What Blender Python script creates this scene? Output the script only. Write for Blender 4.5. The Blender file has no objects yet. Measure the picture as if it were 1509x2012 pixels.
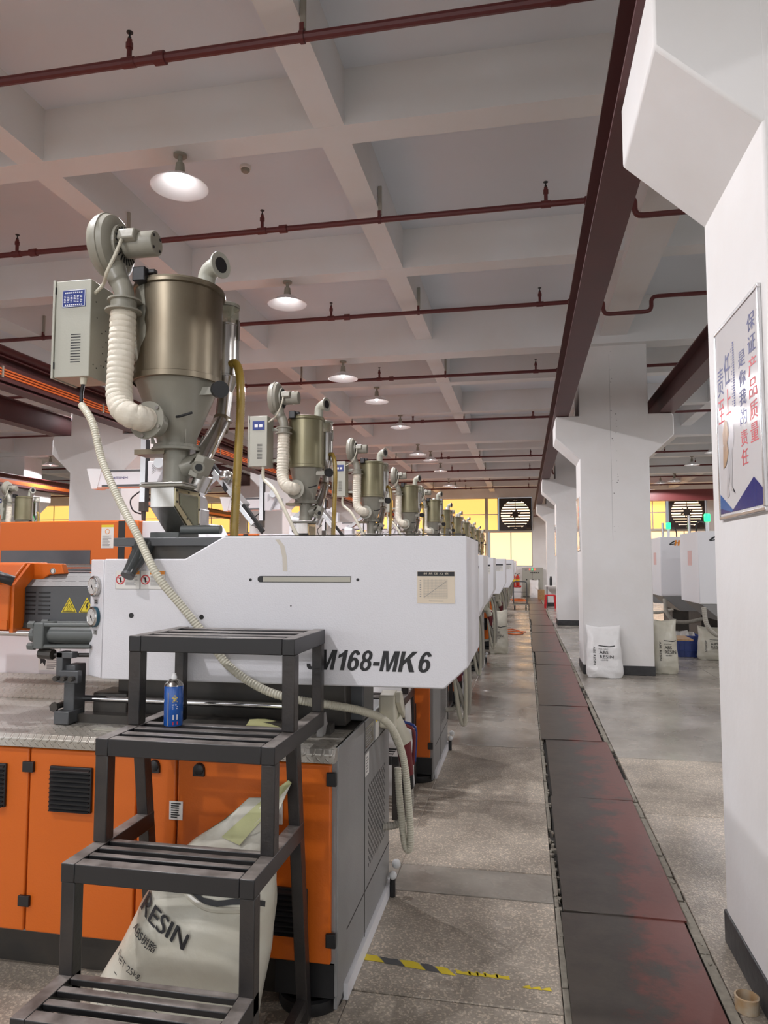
import bpy, math, random
from mathutils import Vector, Matrix, noise
random.seed(7)
C = bpy.context.scene.collection
PI = math.pi

# ------------------------------------------------------------------ camera
F, CX, CY, VX, VY, EYE = 1400.0, 754.5, 1006.0, 1030.0, 1105.0, 1.6
ny = Vector((VX - CX, CY - VY, F)).normalized()
nz = Vector((0, F, VY - CY)).normalized()
nx = -ny.cross(nz)
cam = bpy.data.cameras.new('camera')
cam.sensor_fit = 'VERTICAL'; cam.sensor_height = 24.0; cam.lens = 24.0 * F / 2012.0
cam.clip_start = 0.05; cam.clip_end = 200
co = bpy.data.objects.new('camera', cam); C.objects.link(co)
right = Vector((nx[0], ny[0], nz[0])); up = Vector((nx[1], ny[1], nz[1])); fwd = Vector((nx[2], ny[2], nz[2]))
m = Matrix((right, up, -fwd)).transposed().to_4x4(); m.translation = Vector((0, 0, EYE))
co.matrix_world = m
bpy.context.scene.camera = co

# ------------------------------------------------------------------ world, exposure, lamp settings
W = bpy.data.worlds.new('world'); bpy.context.scene.world = W; W.use_nodes = True
W.node_tree.nodes['Background'].inputs[0].default_value = (0.75, 0.8, 0.9, 1)
W.node_tree.nodes['Background'].inputs[1].default_value = 0.3
vs = bpy.context.scene.view_settings
vs.view_transform = 'Standard'; vs.look = 'None'; vs.gamma = 1.0; vs.use_curve_mapping = False
vs.exposure = 0.52
LAMP_POWER = 190.0
LAMP_COLOR = (0.98, 0.965, 1.0)
WINDOW_POWER = 1.0
FILL_GLOW = 1.3   # glowing panes added as soft fill in the front wall, unseen behind the camera

# ------------------------------------------------------------------ materials
MATS = {}
def mat(name, col, rough=0.5, metal=0.0, bump=0.0, bscale=60.0, var=0.0, vscale=4.0, col2=None, emit=0.0,
        spec=0.5, alpha=1.0, trans=0.0, coat=0.0, detail=4.0, rvar=0.0, stretch=None):
    if name in MATS: return MATS[name]
    M = bpy.data.materials.new(name); M.use_nodes = True
    nt = M.node_tree; N = nt.nodes; L = nt.links; b = N['Principled BSDF']
    b.inputs['Base Color'].default_value = (*col, 1)
    b.inputs['Roughness'].default_value = rough; b.inputs['Metallic'].default_value = metal
    b.inputs['Specular IOR Level'].default_value = spec
    b.inputs['Coat Weight'].default_value = coat
    b.inputs['Transmission Weight'].default_value = trans
    b.inputs['Alpha'].default_value = alpha
    if emit:
        b.inputs['Emission Color'].default_value = (*col, 1); b.inputs['Emission Strength'].default_value = emit
    tc = N.new('ShaderNodeTexCoord'); src = tc.outputs['Object']
    if stretch:
        mp = N.new('ShaderNodeMapping'); mp.inputs['Scale'].default_value = stretch
        L.new(src, mp.inputs['Vector']); src = mp.outputs['Vector']
    if col2 is not None:
        n = N.new('ShaderNodeTexNoise'); n.inputs['Scale'].default_value = vscale; n.inputs['Detail'].default_value = 6
        L.new(src, n.inputs['Vector'])
        r = N.new('ShaderNodeValToRGB')
        r.color_ramp.elements[0].position = 0.5 - 0.5 * (1 - var) * 0.5; r.color_ramp.elements[1].position = 0.5 + 0.5 * (1 - var) * 0.5
        r.color_ramp.elements[0].color = (*col, 1); r.color_ramp.elements[1].color = (*col2, 1)
        L.new(n.outputs['Fac'], r.inputs['Fac']); L.new(r.outputs['Color'], b.inputs['Base Color'])
        if rvar:
            mr = N.new('ShaderNodeMapRange'); mr.inputs['To Min'].default_value = rough - rvar; mr.inputs['To Max'].default_value = rough + rvar
            L.new(n.outputs['Fac'], mr.inputs['Value']); L.new(mr.outputs['Result'], b.inputs['Roughness'])
    if bump:
        n2 = N.new('ShaderNodeTexNoise'); n2.inputs['Scale'].default_value = bscale; n2.inputs['Detail'].default_value = detail
        L.new(src, n2.inputs['Vector'])
        bp = N.new('ShaderNodeBump'); bp.inputs['Strength'].default_value = bump; bp.inputs['Distance'].default_value = 0.01
        L.new(n2.outputs['Fac'], bp.inputs['Height']); L.new(bp.outputs['Normal'], b.inputs['Normal'])
    MATS[name] = M
    return M

M_wall = mat('painted_wall', (0.82, 0.81, 0.805), 0.6, bump=0.35, bscale=9, col2=(0.76, 0.735, 0.71), vscale=1.6, var=0.1)
M_ceil = mat('ceiling_paint', (0.75, 0.79, 0.84), 0.8, bump=0.15, bscale=5, col2=(0.71, 0.74, 0.78), vscale=0.8, var=0.2)
M_beam = mat('beam_paint', (0.81, 0.82, 0.825), 0.8, bump=0.2, bscale=7, col2=(0.77, 0.755, 0.73), vscale=1.2, var=0.2)
M_black_base = mat('black_skirting', (0.02, 0.02, 0.022), 0.5, col2=(0.05, 0.05, 0.05), vscale=14, bump=0.3, bscale=20)
M_pipe = mat('maroon_pipe_paint', (0.115, 0.020, 0.020), 0.42, bump=0.1, bscale=30)
M_ibeam = mat('maroon_steel_paint', (0.105, 0.030, 0.030), 0.5, col2=(0.085, 0.03, 0.03), vscale=3, bump=0.05)
M_white = mat('white_textured_enamel', (0.70, 0.69, 0.715), 0.38, bump=0.11, bscale=170, detail=2)
M_white2 = mat('white_smooth_enamel', (0.76, 0.755, 0.775), 0.4)
M_orange = mat('orange_enamel', (0.62, 0.125, 0.005), 0.45, bump=0.06, bscale=160, detail=2)
M_grey = mat('grey_enamel', (0.27, 0.27, 0.265), 0.42, bump=0.1, bscale=160, detail=2, col2=(0.23, 0.225, 0.22), vscale=5)
M_dgrey = mat('dark_grey_enamel', (0.085, 0.088, 0.092), 0.42)
M_mgrey = mat('mid_grey_enamel', (0.11, 0.12, 0.115), 0.45)
M_black = mat('black_plastic', (0.012, 0.012, 0.013), 0.45)
M_dirty = mat('oily_black_steel', (0.03, 0.028, 0.026), 0.4, col2=(0.06, 0.05, 0.04), vscale=9)
M_ladder = mat('black_painted_steel', (0.016, 0.0155, 0.0165), 0.34, col2=(0.040, 0.033, 0.029), vscale=7, var=0.2, bump=0.1, bscale=80, rvar=0.06)
M_steel = mat('stained_stainless', (0.26, 0.225, 0.165), 0.38, 0.75, col2=(0.13, 0.10, 0.062), vscale=4.5, var=0.05, rvar=0.08, stretch=(1, 1, 0.5))
M_steel_o = mat('olive_stainless', (0.26, 0.24, 0.155), 0.4, 0.6, col2=(0.20, 0.18, 0.10), vscale=4, var=0.2)
M_bright = mat('bright_stainless', (0.58, 0.57, 0.55), 0.24, 1.0, col2=(0.42, 0.40, 0.37), vscale=6, stretch=(3, 3, 0.3))
M_chrome = mat('chrome', (0.8, 0.8, 0.82), 0.08, 1.0)
M_enamel = mat('grey_green_enamel', (0.40, 0.395, 0.335), 0.4, bump=0.05, bscale=120)
M_cast = mat('cast_grey_paint', (0.32, 0.305, 0.25), 0.42, col2=(0.25, 0.24, 0.195), vscale=6, bump=0.1, bscale=40)
M_cone = mat('hammered_grey_paint', (0.30, 0.29, 0.24), 0.36, 0.15, col2=(0.23, 0.22, 0.18), vscale=5)
M_wrap = mat('white_tape_wrap', (0.72, 0.68, 0.58), 0.7, bump=0.5, bscale=35, col2=(0.64, 0.56, 0.43), vscale=5, var=0.1)
M_yhose = mat('amber_hose', (0.36, 0.24, 0.035), 0.35, col2=(0.30, 0.19, 0.03), vscale=5, coat=0.3)
M_conduit = mat('cream_conduit', (0.60, 0.57, 0.46), 0.5)
M_ghose = mat('grey_conduit', (0.36, 0.34, 0.29), 0.5)
M_cablebk = mat('black_cable', (0.012, 0.012, 0.014), 0.4)
M_cableor = mat('orange_cable', (0.75, 0.16, 0.03), 0.45)
M_red = mat('red_plastic', (0.55, 0.015, 0.02), 0.35)
M_dred = mat('dark_red_plastic', (0.16, 0.015, 0.02), 0.4)
M_blue = mat('blue_plastic', (0.012, 0.035, 0.20), 0.4)
M_plateblue = mat('blue_nameplate', (0.008, 0.026, 0.18), 0.35)
M_paper = mat('white_sticker', (0.74, 0.72, 0.68), 0.5)
M_cream = mat('cream_sticker', (0.70, 0.60, 0.47), 0.5)
M_ypaper = mat('pale_yellow_paper', (0.68, 0.66, 0.33), 0.6)
M_ink = mat('black_ink', (0.015, 0.015, 0.017), 0.5)
M_inkg = mat('grey_ink', (0.28, 0.27, 0.26), 0.6)
M_inkr = mat('red_ink', (0.60, 0.03, 0.04), 0.5)
M_inkb = mat('navy_ink', (0.02, 0.025, 0.16), 0.5)
M_inko = mat('orange_ink', (0.80, 0.27, 0.02), 0.5)
M_inkw = mat('white_ink', (0.75, 0.75, 0.75), 0.5)
M_yellow = mat('warning_yellow', (0.75, 0.58, 0.03), 0.5)
M_poster = mat('glossy_poster_white', (0.72, 0.70, 0.70), 0.1, spec=0.35)
M_posterblue = mat('glossy_poster_blue', (0.03, 0.13, 0.40), 0.12, spec=0.35)
M_posternavy = mat('glossy_poster_navy', (0.025, 0.03, 0.20), 0.12, spec=0.35)
M_wood = mat('warm_wood_print', (0.50, 0.30, 0.13), 0.3, col2=(0.30, 0.17, 0.08), vscale=20)
M_figure = mat('white_figure_print', (0.58, 0.57, 0.58), 0.25, col2=(0.48, 0.47, 0.48), vscale=12)
M_alu = mat('brushed_aluminium', (0.70, 0.70, 0.71), 0.25, 0.9)
M_galv = mat('galvanised_strip', (0.42, 0.40, 0.34), 0.5, 0.5)
M_frame = mat('white_window_frame', (0.56, 0.52, 0.44), 0.5)
M_bag = mat('woven_white_sack', (0.60, 0.58, 0.50), 0.32, bump=0.6, bscale=11, detail=5, col2=(0.53, 0.50, 0.40), vscale=5)
M_bagw = mat('white_plastic_sack', (0.78, 0.77, 0.76), 0.28, bump=0.7, bscale=13, detail=5)
M_olive = mat('olive_sack_lining', (0.42, 0.42, 0.20), 0.45, bump=0.3, bscale=14)
M_glass = mat('smoked_window', (0.03, 0.028, 0.035), 0.12, col2=(0.07, 0.055, 0.06), vscale=3)
M_sight = mat('dusty_clear_plastic', (0.30, 0.31, 0.21), 0.18, alpha=0.55, col2=(0.36, 0.36, 0.26), vscale=14)
M_brass = mat('brass_tinted_steel', (0.52, 0.47, 0.30), 0.28, 0.8)
M_shade = mat('white_lamp_shade', (0.80, 0.80, 0.82), 0.35, trans=0.0)
M_bulb = mat('lamp_bulb', (1.0, 0.97, 0.95), 0.3, emit=14)
M_green = mat('green_signal_light', (0.02, 0.85, 0.22), 0.3, emit=1.6)
M_redlit = mat('red_signal_light', (1.0, 0.10, 0.05), 0.3, emit=1.5)
M_winy = mat('yellow_lit_window', (1.0, 0.50, 0.13), 0.4, emit=WINDOW_POWER)
M_winw = mat('pale_lit_window', (0.95, 0.60, 0.32), 0.4, emit=WINDOW_POWER)
M_fill = mat('added_fill_window', (0.92, 0.96, 1.0), 0.4, emit=FILL_GLOW)
M_day = mat('daylight_behind_louvres', (1.0, 0.74, 0.50), 0.4, emit=WINDOW_POWER * 1.5)
M_fan = mat('dark_fan_steel', (0.035, 0.025, 0.022), 0.5)
M_tread_pale = mat('pale_topped_black_steel', (0.016, 0.0155, 0.0165), 0.36)
def pale_top(M):
    """upward faces of slats and rails mixed to a lighter, mottled dull grey"""
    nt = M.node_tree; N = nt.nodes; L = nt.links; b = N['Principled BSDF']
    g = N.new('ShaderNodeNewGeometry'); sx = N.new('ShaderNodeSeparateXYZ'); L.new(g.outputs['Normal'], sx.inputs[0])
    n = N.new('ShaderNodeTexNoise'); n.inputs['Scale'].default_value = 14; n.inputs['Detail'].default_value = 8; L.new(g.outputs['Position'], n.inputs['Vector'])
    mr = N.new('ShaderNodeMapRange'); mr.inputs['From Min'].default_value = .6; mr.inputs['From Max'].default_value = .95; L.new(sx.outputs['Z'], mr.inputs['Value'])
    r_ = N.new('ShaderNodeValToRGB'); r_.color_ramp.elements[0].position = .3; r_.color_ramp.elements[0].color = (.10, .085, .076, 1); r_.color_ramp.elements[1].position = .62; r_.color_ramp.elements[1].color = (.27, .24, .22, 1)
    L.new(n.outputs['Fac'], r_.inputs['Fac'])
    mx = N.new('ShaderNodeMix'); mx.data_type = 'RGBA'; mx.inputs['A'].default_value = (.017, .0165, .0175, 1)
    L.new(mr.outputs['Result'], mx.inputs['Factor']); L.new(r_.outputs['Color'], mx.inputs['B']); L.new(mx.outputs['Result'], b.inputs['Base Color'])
pale_top(M_tread_pale)
M_exting = mat('extinguisher_red', (0.50, 0.03, 0.01), 0.3)
M_cab = mat('control_cabinet_grey', (0.36, 0.36, 0.31), 0.45)
M_gravel = mat('broken_concrete', (0.34, 0.31, 0.25), 0.85, col2=(0.22, 0.20, 0.165), vscale=30)
M_dark = mat('dark_joint_dirt', (0.05, 0.045, 0.04), 0.9)
M_can = mat('blue_aerosol_print', (0.01, 0.09, 0.38), 0.25, coat=0.4)

def node_floor(name, smooth):
    M = bpy.data.materials.new(name); M.use_nodes = True
    nt = M.node_tree; N = nt.nodes; L = nt.links; b = N['Principled BSDF']
    tc = N.new('ShaderNodeTexCoord'); src = tc.outputs['Object']
    big = N.new('ShaderNodeTexNoise'); big.inputs['Scale'].default_value = 0.9; big.inputs['Detail'].default_value = 7; big.inputs['Roughness'].default_value = 0.6
    L.new(src, big.inputs['Vector'])
    r1 = N.new('ShaderNodeValToRGB')
    e = r1.color_ramp.elements
    if smooth:
        e[0].color = (0.22, 0.195, 0.165, 1); e[1].color = (0.43, 0.395, 0.34, 1)
    else:
        e[0].color = (0.30, 0.255, 0.205, 1); e[1].color = (0.70, 0.61, 0.50, 1)
    e[0].position = 0.36; e[1].position = 0.62
    L.new(big.outputs['Fac'], r1.inputs['Fac'])
    out = r1.outputs['Color']
    v = N.new('ShaderNodeTexVoronoi'); v.inputs['Scale'].default_value = 135.0 if not smooth else 60
    L.new(src, v.inputs['Vector'])
    r2 = N.new('ShaderNodeValToRGB'); f = r2.color_ramp.elements
    f[0].position = 0.0; f[0].color = (0.55, 0.55, 0.55, 1); f[1].position = 1.0; f[1].color = (0.95, 0.95, 0.95, 1)
    x = r2.color_ramp.elements.new(0.72); x.color = (0.70, 0.70, 0.70, 1); x2 = r2.color_ramp.elements.new(0.88); x2.color = (1.25, 1.22, 1.18, 1)
    sep = N.new('ShaderNodeSeparateColor'); L.new(v.outputs['Color'], sep.inputs['Color'])
    L.new(sep.outputs['Red'], r2.inputs['Fac'])
    mx = N.new('ShaderNodeMix'); mx.data_type = 'RGBA'; mx.blend_type = 'MULTIPLY'
    mx.inputs['Factor'].default_value = 0.16 if smooth else 0.85
    L.new(out, mx.inputs['A']); L.new(r2.outputs['Color'], mx.inputs['B'])
    L.new(mx.outputs['Result'], b.inputs['Base Color'])
    rr = N.new('ShaderNodeMapRange'); rr.inputs['From Min'].default_value = 0.35; rr.inputs['From Max'].default_value = 0.65
    rr.inputs['To Min'].default_value = 0.15 if smooth else 0.34; rr.inputs['To Max'].default_value = 0.36 if smooth else 0.55
    n3 = N.new('ShaderNodeTexNoise'); n3.inputs['Scale'].default_value = 1.7; n3.inputs['Detail'].default_value = 5
    L.new(src, n3.inputs['Vector']); L.new(n3.outputs['Fac'], rr.inputs['Value']); L.new(rr.outputs['Result'], b.inputs['Roughness'])
    bp = N.new('ShaderNodeBump'); bp.inputs['Strength'].default_value = 0.05 if smooth else 0.25; bp.inputs['Distance'].default_value = 0.004
    L.new(v.outputs['Distance'], bp.inputs['Height']); L.new(bp.outputs['Normal'], b.inputs['Normal'])
    return M
M_terr = node_floor('worn_terrazzo', False)
M_conc = node_floor('trowelled_concrete', True)

def node_plate():
    M = bpy.data.materials.new('worn_steel_plate'); M.use_nodes = True
    nt = M.node_tree; N = nt.nodes; L = nt.links; b = N['Principled BSDF']
    tc = N.new('ShaderNodeTexCoord'); geo = N.new('ShaderNodeNewGeometry')
    sx = N.new('ShaderNodeSeparateXYZ'); L.new(geo.outputs['Position'], sx.inputs[0])
    n = N.new('ShaderNodeTexNoise'); n.inputs['Scale'].default_value = 4.2; n.inputs['Detail'].default_value = 12; n.inputs['Roughness'].default_value = 0.74
    L.new(geo.outputs['Position'], n.inputs['Vector'])
    mr = N.new('ShaderNodeMapRange'); mr.inputs['From Min'].default_value = 0.15; mr.inputs['From Max'].default_value = 0.68
    mr.inputs['To Min'].default_value = -0.22; mr.inputs['To Max'].default_value = 0.20
    L.new(sx.outputs['X'], mr.inputs['Value'])
    ad = N.new('ShaderNodeMath'); ad.operation = 'ADD'; L.new(n.outputs['Fac'], ad.inputs[0]); L.new(mr.outputs['Result'], ad.inputs[1])
    r = N.new('ShaderNodeValToRGB'); e = r.color_ramp.elements
    e[0].position = 0.47; e[0].color = (0.062, 0.052, 0.046, 1); e[1].position = 0.62; e[1].color = (0.17, 0.055, 0.044, 1)
    x = r.color_ramp.elements.new(0.28); x.color = (0.085, 0.072, 0.06, 1)
    x = r.color_ramp.elements.new(0.53); x.color = (0.10, 0.05, 0.042, 1)
    L.new(ad.outputs[0], r.inputs['Fac']); L.new(r.outputs['Color'], b.inputs['Base Color'])
    b.inputs['Roughness'].default_value = 0.34; b.inputs['Metallic'].default_value = 0.25
    n2 = N.new('ShaderNodeTexNoise'); n2.inputs['Scale'].default_value = 30; n2.inputs['Detail'].default_value = 4
    L.new(geo.outputs['Position'], n2.inputs['Vector'])
    bp = N.new('ShaderNodeBump'); bp.inputs['Strength'].default_value = 0.15; bp.inputs['Distance'].default_value = 0.003
    L.new(n2.outputs['Fac'], bp.inputs['Height']); L.new(bp.outputs['Normal'], b.inputs['Normal'])
    return M
M_plate = node_plate()

def node_checker():
    """aluminium five-bar tread plate: crossing raised lozenges as fine relief"""
    M = bpy.data.materials.new('aluminium_tread_plate'); M.use_nodes = True
    nt = M.node_tree; N = nt.nodes; L = nt.links; b = N['Principled BSDF']
    b.inputs['Metallic'].default_value = 0.45; b.inputs['Roughness'].default_value = 0.36
    b.inputs['Base Color'].default_value = (0.45, 0.43, 0.38, 1)
    tc = N.new('ShaderNodeTexCoord'); sp = N.new('ShaderNodeSeparateXYZ'); L.new(tc.outputs['Object'], sp.inputs[0])
    def mth(op, a, b_=None):
        q = N.new('ShaderNodeMath'); q.operation = op
        for k, v in enumerate((a, b_)):
            if v is None: continue
            if isinstance(v, (int, float)): q.inputs[k].default_value = v
            else: L.new(v, q.inputs[k])
        return q.outputs[0]
    yy = mth('SUBTRACT', sp.outputs['Y'], sp.outputs['Z'])
    u = mth('MULTIPLY', mth('ADD', sp.outputs['X'], yy), 30.0); v = mth('MULTIPLY', mth('SUBTRACT', sp.outputs['X'], yy), 30.0)
    par = mth('MODULO', mth('ABSOLUTE', mth('ADD', mth('FLOOR', u), mth('FLOOR', v))), 2.0)
    fu = mth('SUBTRACT', mth('FRACT', u), .5); fv = mth('SUBTRACT', mth('FRACT', v), .5)
    def ell(a, b_): return mth('MAXIMUM', mth('SUBTRACT', 1.0, mth('ADD', mth('POWER', mth('ABSOLUTE', mth('DIVIDE', a, .50)), 2.0), mth('POWER', mth('ABSOLUTE', mth('DIVIDE', b_, .16)), 2.0))), 0.0)
    hgt = mth('ADD', mth('MULTIPLY', ell(fu, fv), par), mth('MULTIPLY', ell(fv, fu), mth('SUBTRACT', 1.0, par)))
    hgt = mth('POWER', hgt, .5)
    bp = N.new('ShaderNodeBump'); bp.inputs['Strength'].default_value = 1.0; bp.inputs['Distance'].default_value = 0.004
    L.new(hgt, bp.inputs['Height']); L.new(bp.outputs['Normal'], b.inputs['Normal'])
    n = N.new('ShaderNodeTexNoise'); n.inputs['Scale'].default_value = 3; L.new(tc.outputs['Object'], n.inputs['Vector'])
    r = N.new('ShaderNodeValToRGB'); r.color_ramp.elements[0].color = (0.34, 0.31, 0.26, 1); r.color_ramp.elements[1].color = (0.56, 0.54, 0.50, 1)
    r.color_ramp.elements[0].position = 0.35; r.color_ramp.elements[1].position = 0.65
    L.new(n.outputs['Fac'], r.inputs['Fac']); L.new(r.outputs['Color'], b.inputs['Base Color'])
    return M
M_tread = node_checker()

# ------------------------------------------------------------------ mesh helpers
class MB:
    def __init__(s): s.v = []; s.f = []
    def add(s, vs, fs):
        n = len(s.v); s.v += [tuple(p) for p in vs]; s.f += [tuple(i + n for i in f) for f in fs]; return s
    def box(s, x0, x1, y0, y1, z0, z1):
        return s.add([(x, y, z) for z in (z0, z1) for y in (y0, y1) for x in (x0, x1)],
                     [(0, 2, 3, 1), (4, 5, 7, 6), (0, 1, 5, 4), (2, 6, 7, 3), (0, 4, 6, 2), (1, 3, 7, 5)])
    def bar(s, a, b, w, h, upv=(0, 0, 1)):
        a = Vector(a); b = Vector(b); d = (b - a).normalized(); u = Vector(upv)
        if abs(d.dot(u)) > 0.98: u = Vector((0, 1, 0))
        x = d.cross(u).normalized() * w / 2; y = x.cross(d).normalized() * h / 2
        return s.add([p + q for p in (a, b) for q in (-x - y, x - y, x + y, -x + y)],
                     [(0, 1, 2, 3), (7, 6, 5, 4), (0, 4, 5, 1), (1, 5, 6, 2), (2, 6, 7, 3), (3, 7, 4, 0)])
    def prism(s, poly, d0, d1, axis='y'):
        mk = {'y': lambda a, b, d: (a, d, b), 'x': lambda a, b, d: (d, a, b), 'z': lambda a, b, d: (a, b, d)}[axis]
        n = len(poly)
        return s.add([mk(a, b, d0) for a, b in poly] + [mk(a, b, d1) for a, b in poly],
                     [tuple(range(n)), tuple(range(2 * n - 1, n - 1, -1))] + [(i, i + n, (i + 1) % n + n, (i + 1) % n) for i in range(n)])
    def rings(s, cs, fr, n, caps=True):
        """cs: list of (centre, radius), fr: list of (u, v) frames"""
        vs = []; fs = []
        for (c, r), (u, v) in zip(cs, fr):
            for k in range(n):
                a = 2 * PI * k / n; vs.append(Vector(c) + u * (r * math.cos(a)) + v * (r * math.sin(a)))
        for i in range(len(cs) - 1):
            for k in range(n):
                fs.append((i * n + k, i * n + (k + 1) % n, (i + 1) * n + (k + 1) % n, (i + 1) * n + k))
        if caps:
            fs.append(tuple(range(n - 1, -1, -1))); fs.append(tuple((len(cs) - 1) * n + k for k in range(n)))
        return s.add(vs, fs)
    def lathe(s, prof, c=(0, 0, 0), axis=(0, 0, 1), n=24, caps=True):
        ax = Vector(axis).normalized(); u = ax.orthogonal().normalized(); v = ax.cross(u); c = Vector(c)
        return s.rings([(c + ax * h, r) for r, h in prof], [(u, v)] * len(prof), n, caps)
    def cyl(s, a, b, r, r2=None, n=16):
        a = Vector(a); b = Vector(b)
        return s.lathe([(r, 0), (r if r2 is None else r2, (b - a).length)], a, b - a, n)
    def tube(s, pts, r, n=10, sub=6, rib=0.0, pitch=0.008, caps=True):
        P = smooth_path(pts, sub) if sub > 1 else [Vector(p) for p in pts]
        if rib: P = resample(P, pitch)
        cs = []; fr = []; u = None
        for i, p in enumerate(P):
            t = (P[min(i + 1, len(P) - 1)] - P[max(i - 1, 0)]).normalized()
            if u is None: u = t.orthogonal().normalized()
            u = (u - t * u.dot(t)).normalized(); v = t.cross(u)
            rr = r[min(i * len(r) // len(P), len(r) - 1)] if isinstance(r, (list, tuple)) else r
            cs.append((p, rr * (1 + (rib if i % 2 else 0)))); fr.append((u, v))
        return s.rings(cs, fr, n, caps)
    def sphere(s, c, r, n=14, m=8, sc=(1, 1, 1)):
        c = Vector(c); pr = []
        vs = [c + Vector((0, 0, -r * sc[2]))]; fs = []
        for j in range(1, m):
            b = -PI / 2 + PI * j / m
            for k in range(n):
                a = 2 * PI * k / n
                vs.append(c + Vector((r * sc[0] * math.cos(b) * math.cos(a), r * sc[1] * math.cos(b) * math.sin(a), r * sc[2] * math.sin(b))))
        vs.append(c + Vector((0, 0, r * sc[2]))); t = len(vs) - 1
        for k in range(n):
            fs.append((0, 1 + (k + 1) % n, 1 + k)); fs.append((t, t - n + k, t - n + (k + 1) % n))
            for j in range(m - 2):
                q = 1 + j * n; fs.append((q + k, q + (k + 1) % n, q + n + (k + 1) % n, q + n + k))
        return s.add(vs, fs)
    def disc(s, c, axis, r, t, n=20): 
        c = Vector(c); a = Vector(axis).normalized(); return s.cyl(c, c + a * t, r, n=n)
    def build(s, name, mat_, parent=None, smooth=False, bevel=0.0, seg=2, kind=None, org=None, angle=35):
        me = bpy.data.meshes.new(name)
        o0 = ORG.get(parent.name, Vector((0, 0, 0))) if parent is not None else (Vector(org) if org is not None else Vector((0, 0, 0)))
        me.from_pydata([tuple(Vector(p) - o0) for p in s.v], [], s.f); me.update()
        import bmesh
        bm = bmesh.new(); bm.from_mesh(me); bmesh.ops.recalc_face_normals(bm, faces=bm.faces); bm.to_mesh(me); bm.free()
        me.materials.append(mat_)
        if smooth or bevel:
            for p in me.polygons: p.use_smooth = True
            me.set_sharp_from_angle(angle=math.radians(angle))
        o = bpy.data.objects.new(name, me); C.objects.link(o)
        if parent is not None: o.parent = parent
        else: o.location = o0
        ORG[o.name] = o0
        if bevel:
            b = o.modifiers.new('bevel', 'BEVEL'); b.width = bevel; b.segments = seg; b.limit_method = 'ANGLE'; b.angle_limit = math.radians(40)
        if kind: o['kind'] = kind
        return o
ORG = {}
def smooth_path(pts, sub):
    P = [Vector(p) for p in pts]; out = []
    for i in range(len(P) - 1):
        p0 = P[max(i - 1, 0)]; p1 = P[i]; p2 = P[i + 1]; p3 = P[min(i + 2, len(P) - 1)]
        for k in range(sub):
            t = k / sub
            out.append(0.5 * ((2 * p1) + (-p0 + p2) * t + (2 * p0 - 5 * p1 + 4 * p2 - p3) * t * t + (-p0 + 3 * p1 - 3 * p2 + p3) * t ** 3))
    out.append(P[-1]); return out
def resample(P, step):
    out = [P[0]]; acc = 0.0
    for a, b in zip(P, P[1:]):
        d = (b - a).length
        while acc + d >= step:
            t = (step - acc) / d; a = a + (b - a) * t; out.append(a); d = (b - a).length; acc = 0.0
        acc += d
    return out
def tag(o, label=None, cat=None, group=None, kind=None):
    for k, v in (('label', label), ('category', cat), ('group', group), ('kind', kind)):
        if v: o[k] = v
    return o
def thing(name, loc, label, cat, group=None, kind=None):
    o = bpy.data.objects.new(name, None); o.location = loc; o.empty_display_size = 0.1; C.objects.link(o)
    ORG[o.name] = Vector(loc); return tag(o, label, cat, group, kind)
KIDS = {}
def copy_thing(o, delta=(0, 0, 0), rz=0.0, label=None, group=None, skip=()):
    def rec(a, par):
        c = a.copy(); C.objects.link(c)
        if par is not None: c.parent = par
        for ch in list(a.children):
            if ch.name.split('.')[0] not in skip: rec(ch, c)
        return c
    c = rec(o, None); c.location = Vector(o.location) + Vector(delta); c.rotation_euler = (0, 0, rz)
    ORG[c.name] = Vector(c.location)
    if label: c['label'] = label
    if group: c['group'] = group
    return c
def B(*a): return MB().box(*a)
def part(name, mat_, parent, mb, **k): return mb.build(name, mat_, parent, **k)

# text as flat mesh, mapped anywhere
def text_geo(body, shear=0.0, bold=0.0, spacing=1.0):
    c = bpy.data.curves.new('t', 'FONT'); c.body = body; c.shear = shear; c.offset = bold; c.resolution_u = 3
    c.space_character = spacing; c.fill_mode = 'FRONT'
    o = bpy.data.objects.new('t', c); C.objects.link(o)
    dg = bpy.context.evaluated_depsgraph_get(); me = bpy.data.meshes.new_from_object(o.evaluated_get(dg))
    v = [(p.co.x, p.co.y) for p in me.vertices]; f = [tuple(p.vertices) for p in me.polygons]
    bpy.data.objects.remove(o); bpy.data.curves.remove(c); bpy.data.meshes.remove(me)
    x0 = min(p[0] for p in v); x1 = max(p[0] for p in v); y0 = min(p[1] for p in v); y1 = max(p[1] for p in v)
    return [((a - x0) / (x1 - x0), (b - y0) / (y1 - y0)) for a, b in v], f, (x1 - x0) / (y1 - y0)
TG = {}
def text(mb, body, fn, u0, u1, v0, v1, **k):
    """fit the text to the rectangle u0..u1, v0..v1 (v up) of the surface fn(u, v) -> point"""
    key = (body, tuple(sorted(k.items())))
    if key not in TG: TG[key] = text_geo(body, **k)
    v, f, _ = TG[key]
    return mb.add([fn(u0 + a * (u1 - u0), v0 + b * (v1 - v0)) for a, b in v], f)
def quad(mb, fn, u0, u1, v0, v1): return mb.add([fn(u0, v0), fn(u1, v0), fn(u1, v1), fn(u0, v1)], [(0, 1, 2, 3)])
def poly(mb, fn, pts): return mb.add([fn(*p) for p in pts], [tuple(range(len(pts)))])
def ring(mb, fn, cu, cv, r0, r1, n=20, ru=1.0):
    vs = []; fs = []
    for k in range(n):
        a = 2 * PI * k / n
        for r in (r0, r1): vs.append(fn(cu + ru * r * math.cos(a), cv + r * math.sin(a)))
    for k in range(n): fs.append((2 * k, 2 * k + 1, 2 * ((k + 1) % n) + 1, 2 * ((k + 1) % n)))
    return mb.add(vs, fs)
def front(y): return lambda u, v: (u, y, v)          # faces the camera side (-y)
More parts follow.
